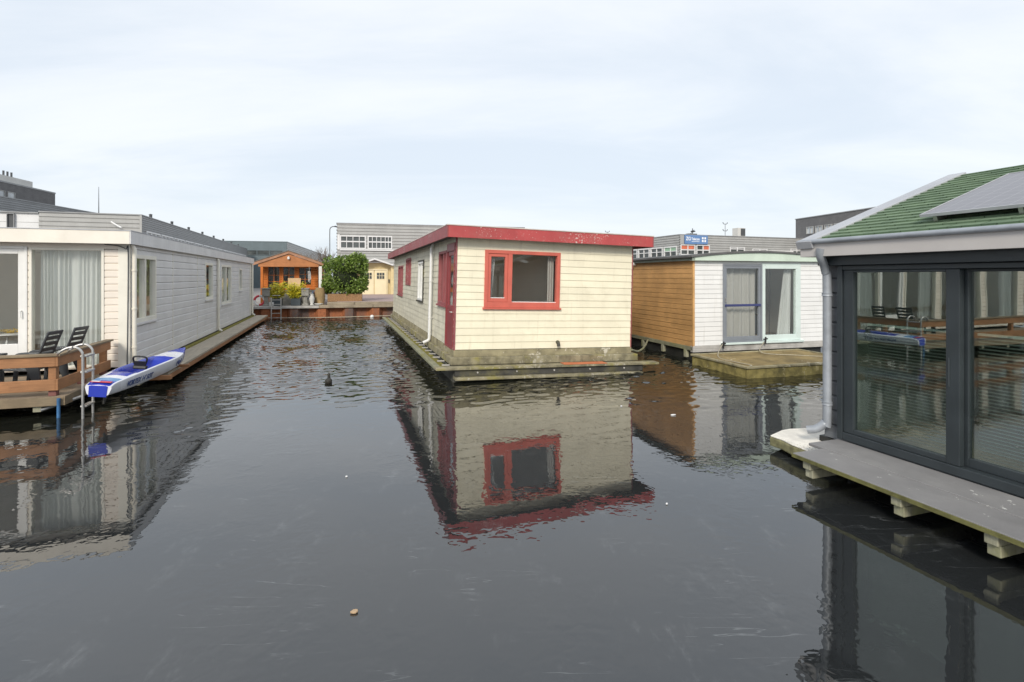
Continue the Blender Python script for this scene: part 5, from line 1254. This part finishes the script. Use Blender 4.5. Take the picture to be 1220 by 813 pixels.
# dark brick block on the right
b6 = thing('office_block', 'dark brick office block behind the green roofed houseboat', 'building', (32.6, 60, .70), math.atan2(.187, .98)*-1+math.atan2(0, 1)+R(21.5))
TD = frame((0, 0, 0), (0, 1, 0), (-1, 0, 0)); 
b6.rotation_euler = (0, 0, R(10.8))
h6 = [(-2.75-k*1.3, -2.75-k*1.3+1.05, 6.45, 7.25) for k in range(6)]
MB().rows(TD, -22, 0, 0, 8.27, 30, FLAT, [inset(h) for h in h6]).rows(frame((0, 0, 0), (1, 0, 0), (0, 1, 0)), 0, 20, 0, 8.27, 30, FLAT).rows(frame((0, -22, 0), (1, 0, 0), (0, -1, 0)), 0, 20, 0, 8.27, 30, FLAT).build('brick_wall', 'brick', b6, recalc=False)
for h in h6: strip_window(b6, TD, *h, [(h[0]+.5, .06)], [], pane='glasspale', fmat='corr', w=.07)
MB().cub(-.06, 20, -22, .06, 8.273, 8.36).build('roof_edge', 'corrdark', b6)

# street lamp and bare trees behind the bush
sl_ = thing('street_lamp', 'curved neck street lamp left of the grey workshop', 'street lamp', (-17.45, 50, .70))
MB().tube(curvepts([(0, 0, 0), (0, 0, 4.5), (0, 0, 6.0), (.05, 0, 6.35), (.25, 0, 6.5), (.5, 0, 6.52)]), .04, 8).build('pole', 'darkmetal', sl_, smooth=True)
MB().lathe((0, 0, 0), [(.02, 0), (.14, .02), (.16, .08), (.05, .14)], 12).build('lamp_head', 'darkmetal', sl_, smooth=True).location = (.55, 0, 6.45)
def baretree(loc, h, seed, lab):
    rnd = random.Random(seed); t = thing('bare_tree', lab, 'tree', loc, group='bare trees behind the bush'); mb = MB(); tw = MB()
    def grow(p, d, l, r, lev):
        n_ = p+d*l; (mb if lev == 0 else tw).tube([p, (p+n_)/2+Vector((rnd.gauss(0, .03), rnd.gauss(0, .03), 0))*l, n_], [r, r*.85, r*.7], 5 if lev < 2 else 3, cap=False)
        if lev == 4: return
        for _ in range(4 if lev < 3 else 3):
            a = (d+Vector((rnd.gauss(0, .38), rnd.gauss(0, .38), rnd.gauss(.18, .2)))).normalized(); grow(p+d*l*rnd.uniform(.5, 1), a, l*rnd.uniform(.6, .85), max(.014, r*.55), lev+1)
    grow(Vector((0, 0, 0)), Vector((0, 0, 1)), h*.33, .09, 0)
    mb.build('trunk', 'bark', t); tw.build('crown', 'bark', t, recalc=False)
baretree((-18.6, 52, .70), 5.6, 11, 'bare twiggy tree immediately left of the street lamp')
baretree((-20.3, 54, .70), 5.2, 12, 'bare twiggy tree further left above the cabin roof')

# ------------------------------------------------------------------ small things on the water
def coot():
    me = bpy.data.meshes.new('coot'); 
    V_ = [(0, 0, .03), (0, .10, .035), (0, .17, .06), (0, -.09, .045), (0, -.15, .06), (0, .15, .13), (0, .165, .19), (0, .19, .20)]
    E_ = [(0, 1), (1, 2), (0, 3), (3, 4), (2, 5), (5, 6), (6, 7)]
    me.from_pydata(V_, E_, []); o_ = bpy.data.objects.new('water_bird', me); C.objects.link(o_)
    sk = o_.modifiers.new('skin', 'SKIN'); rr = [.095, .085, .05, .075, .025, .034, .04, .024]
    for v_, r_ in zip(me.skin_vertices[0].data, rr): v_.radius = (r_, r_*.85)
    me.skin_vertices[0].data[0].use_root = True
    o_.modifiers.new('sub', 'SUBSURF').levels = 2; o_.modifiers['sub'].render_levels = 2
    me.materials.append(M['duck']); return o_
bird = coot(); bird.location = (-4.15, 11.8, .0); bird.rotation_euler = (0, 0, R(15)); bird.scale = (.9, .9, .95); tag(bird, 'small dark water bird swimming away across open water', 'bird')
b = MB().lathe((0, 0, 0), [(.002, .05), (.012, .02), (.014, 0)], 8).build('beak', 'beak', bird, smooth=True); b.location = (0, .205, .195); b.rotation_euler = (R(-80), 0, 0)
def scrap(name, loc, sx, sy, mat, lab, cat, rz=0, group=None, seed=0):
    rnd = random.Random(seed); mb = MB(); pts = [(math.cos(i*math.pi/5)*sx*rnd.uniform(.7, 1.1), math.sin(i*math.pi/5)*sy*rnd.uniform(.7, 1.1)) for i in range(10)]
    mb.prism(ID, pts, .003, .018); o_ = mb.build(name, mat, bevel=.004); o_.location = loc; o_.rotation_euler = (R(3), R(-2), rz); tag(o_, lab, cat, group)
scrap('leaf', (-1.125, 3.73, 0), .030, .018, 'driedleaf', 'dry tan leaf floating alone in the foreground', 'leaf', .3, seed=1)
scrap('litter', (2.79, 9.04, 0), .05, .022, 'scrap', 'white scrap floating in front of the larch wall reflection', 'litter', .2, seed=2)
scrap('litter', (2.02, 9.05+.6, 0), .022, .018, 'scrap', 'small white scrap below the right corner of the cream houseboat', 'litter', .9, seed=3)
scrap('litter', (1.63, 5.50, 0), .015, .010, 'scrap', 'tiny white speck on the smooth water left of the boardwalk', 'litter', .9, seed=4)
scrap('litter', (-1.98, 6.25, 0), .013, .009, 'scrap', 'tiny white speck on the smooth water left of the house reflection', 'litter', .4, seed=5)

# ------------------------------------------------------------------ sky, sun, camera
SUN_EL, SUN_AZ = R(34), R(-12)       # sun stands behind the camera, slightly to the left; veiled by thin cloud
w = bpy.data.worlds.new('World'); S.world = w; w.use_nodes = True
nt = w.node_tree; nt.nodes.clear()
out = nt.nodes.new('ShaderNodeOutputWorld'); bg = nt.nodes.new('ShaderNodeBackground')
sky = nt.nodes.new('ShaderNodeTexSky'); sky.sky_type = 'NISHITA'; sky.sun_disc = False
sky.sun_elevation = SUN_EL; sky.sun_rotation = math.pi - SUN_AZ + 0; sky.air_density = 1.2; sky.dust_density = 2.0
tc = nt.nodes.new('ShaderNodeTexCoord'); sep = nt.nodes.new('ShaderNodeSeparateXYZ'); L(nt, tc.outputs['Generated'], sep.inputs[0])
zc = math_n(nt, 'MAXIMUM', sep.outputs[2], 0.0); den = math_n(nt, 'ADD', zc, .22)
cb = nt.nodes.new('ShaderNodeCombineXYZ'); L(nt, math_n(nt, 'DIVIDE', sep.outputs[0], den), cb.inputs[0]); L(nt, math_n(nt, 'DIVIDE', sep.outputs[1], den), cb.inputs[1])
mp = N(nt, 'ShaderNodeMapping'); mp.inputs['Rotation'].default_value = (0, 0, R(-38)); mp.inputs['Scale'].default_value = (.55, 1.5, 1); mp.inputs['Location'].default_value = (.3, .8, 0); L(nt, cb.outputs[0], mp.inputs[0])
cn = N(nt, 'ShaderNodeTexNoise', Scale=1.0, Detail=7, Roughness=.58, Distortion=.5); L(nt, mp.outputs[0], cn.inputs['Vector'])
cn2 = N(nt, 'ShaderNodeTexNoise', Scale=.5, Detail=3); L(nt, mp.outputs[0], cn2.inputs['Vector'])
cl = math_n(nt, 'ADD', math_n(nt, 'MULTIPLY', cn.outputs['Fac'], .65), math_n(nt, 'MULTIPLY', cn2.outputs['Fac'], .35))
cloud = mixc(nt, ramp(nt, cl, .36, .62), (6.7, 7.35, 8.15), (8.4, 8.7, 9.05))
low = ramp(nt, sep.outputs[2], .0, .22)
cloud = mixc(nt, math_n(nt, 'MULTIPLY', math_n(nt, 'SUBTRACT', 1, low), .55), cloud, (6.6, 7.35, 8.1))
mx = mixc(nt, .86, sky.outputs[0], cloud)
L(nt, mx, bg.inputs[0]); bg.inputs[1].default_value = .1; L(nt, bg.outputs[0], out.inputs[0])
sun = bpy.data.lights.new('sun', 'SUN'); sun.energy = 2.2; sun.angle = R(14); sun.color = (1, .93, .82)
so = bpy.data.objects.new('sun', sun); C.objects.link(so)
sd_ = Vector((math.sin(SUN_AZ)*math.cos(SUN_EL), -math.cos(SUN_AZ)*math.cos(SUN_EL), math.sin(SUN_EL)))
so.rotation_euler = sd_.to_track_quat('Z', 'Y').to_euler(); so.location = sd_*50
cam = bpy.data.cameras.new('camera'); co_ = bpy.data.objects.new('camera', cam); C.objects.link(co_)
co_.location = (0, 0, 2.4); co_.rotation_euler = (R(90), 0, 0)
cam.sensor_width = 36; cam.lens = 36*622/1220; cam.shift_y = -(406.5-330)/1220; cam.clip_end = 4000; cam.clip_start = .05
S.camera = co_
S.view_settings.view_transform = 'Standard'; S.view_settings.look = 'None'; S.view_settings.exposure = .32; S.view_settings.gamma = 1
S.view_settings.use_curve_mapping = False
S.cycles.max_bounces = 8; S.cycles.transparent_max_bounces = 16
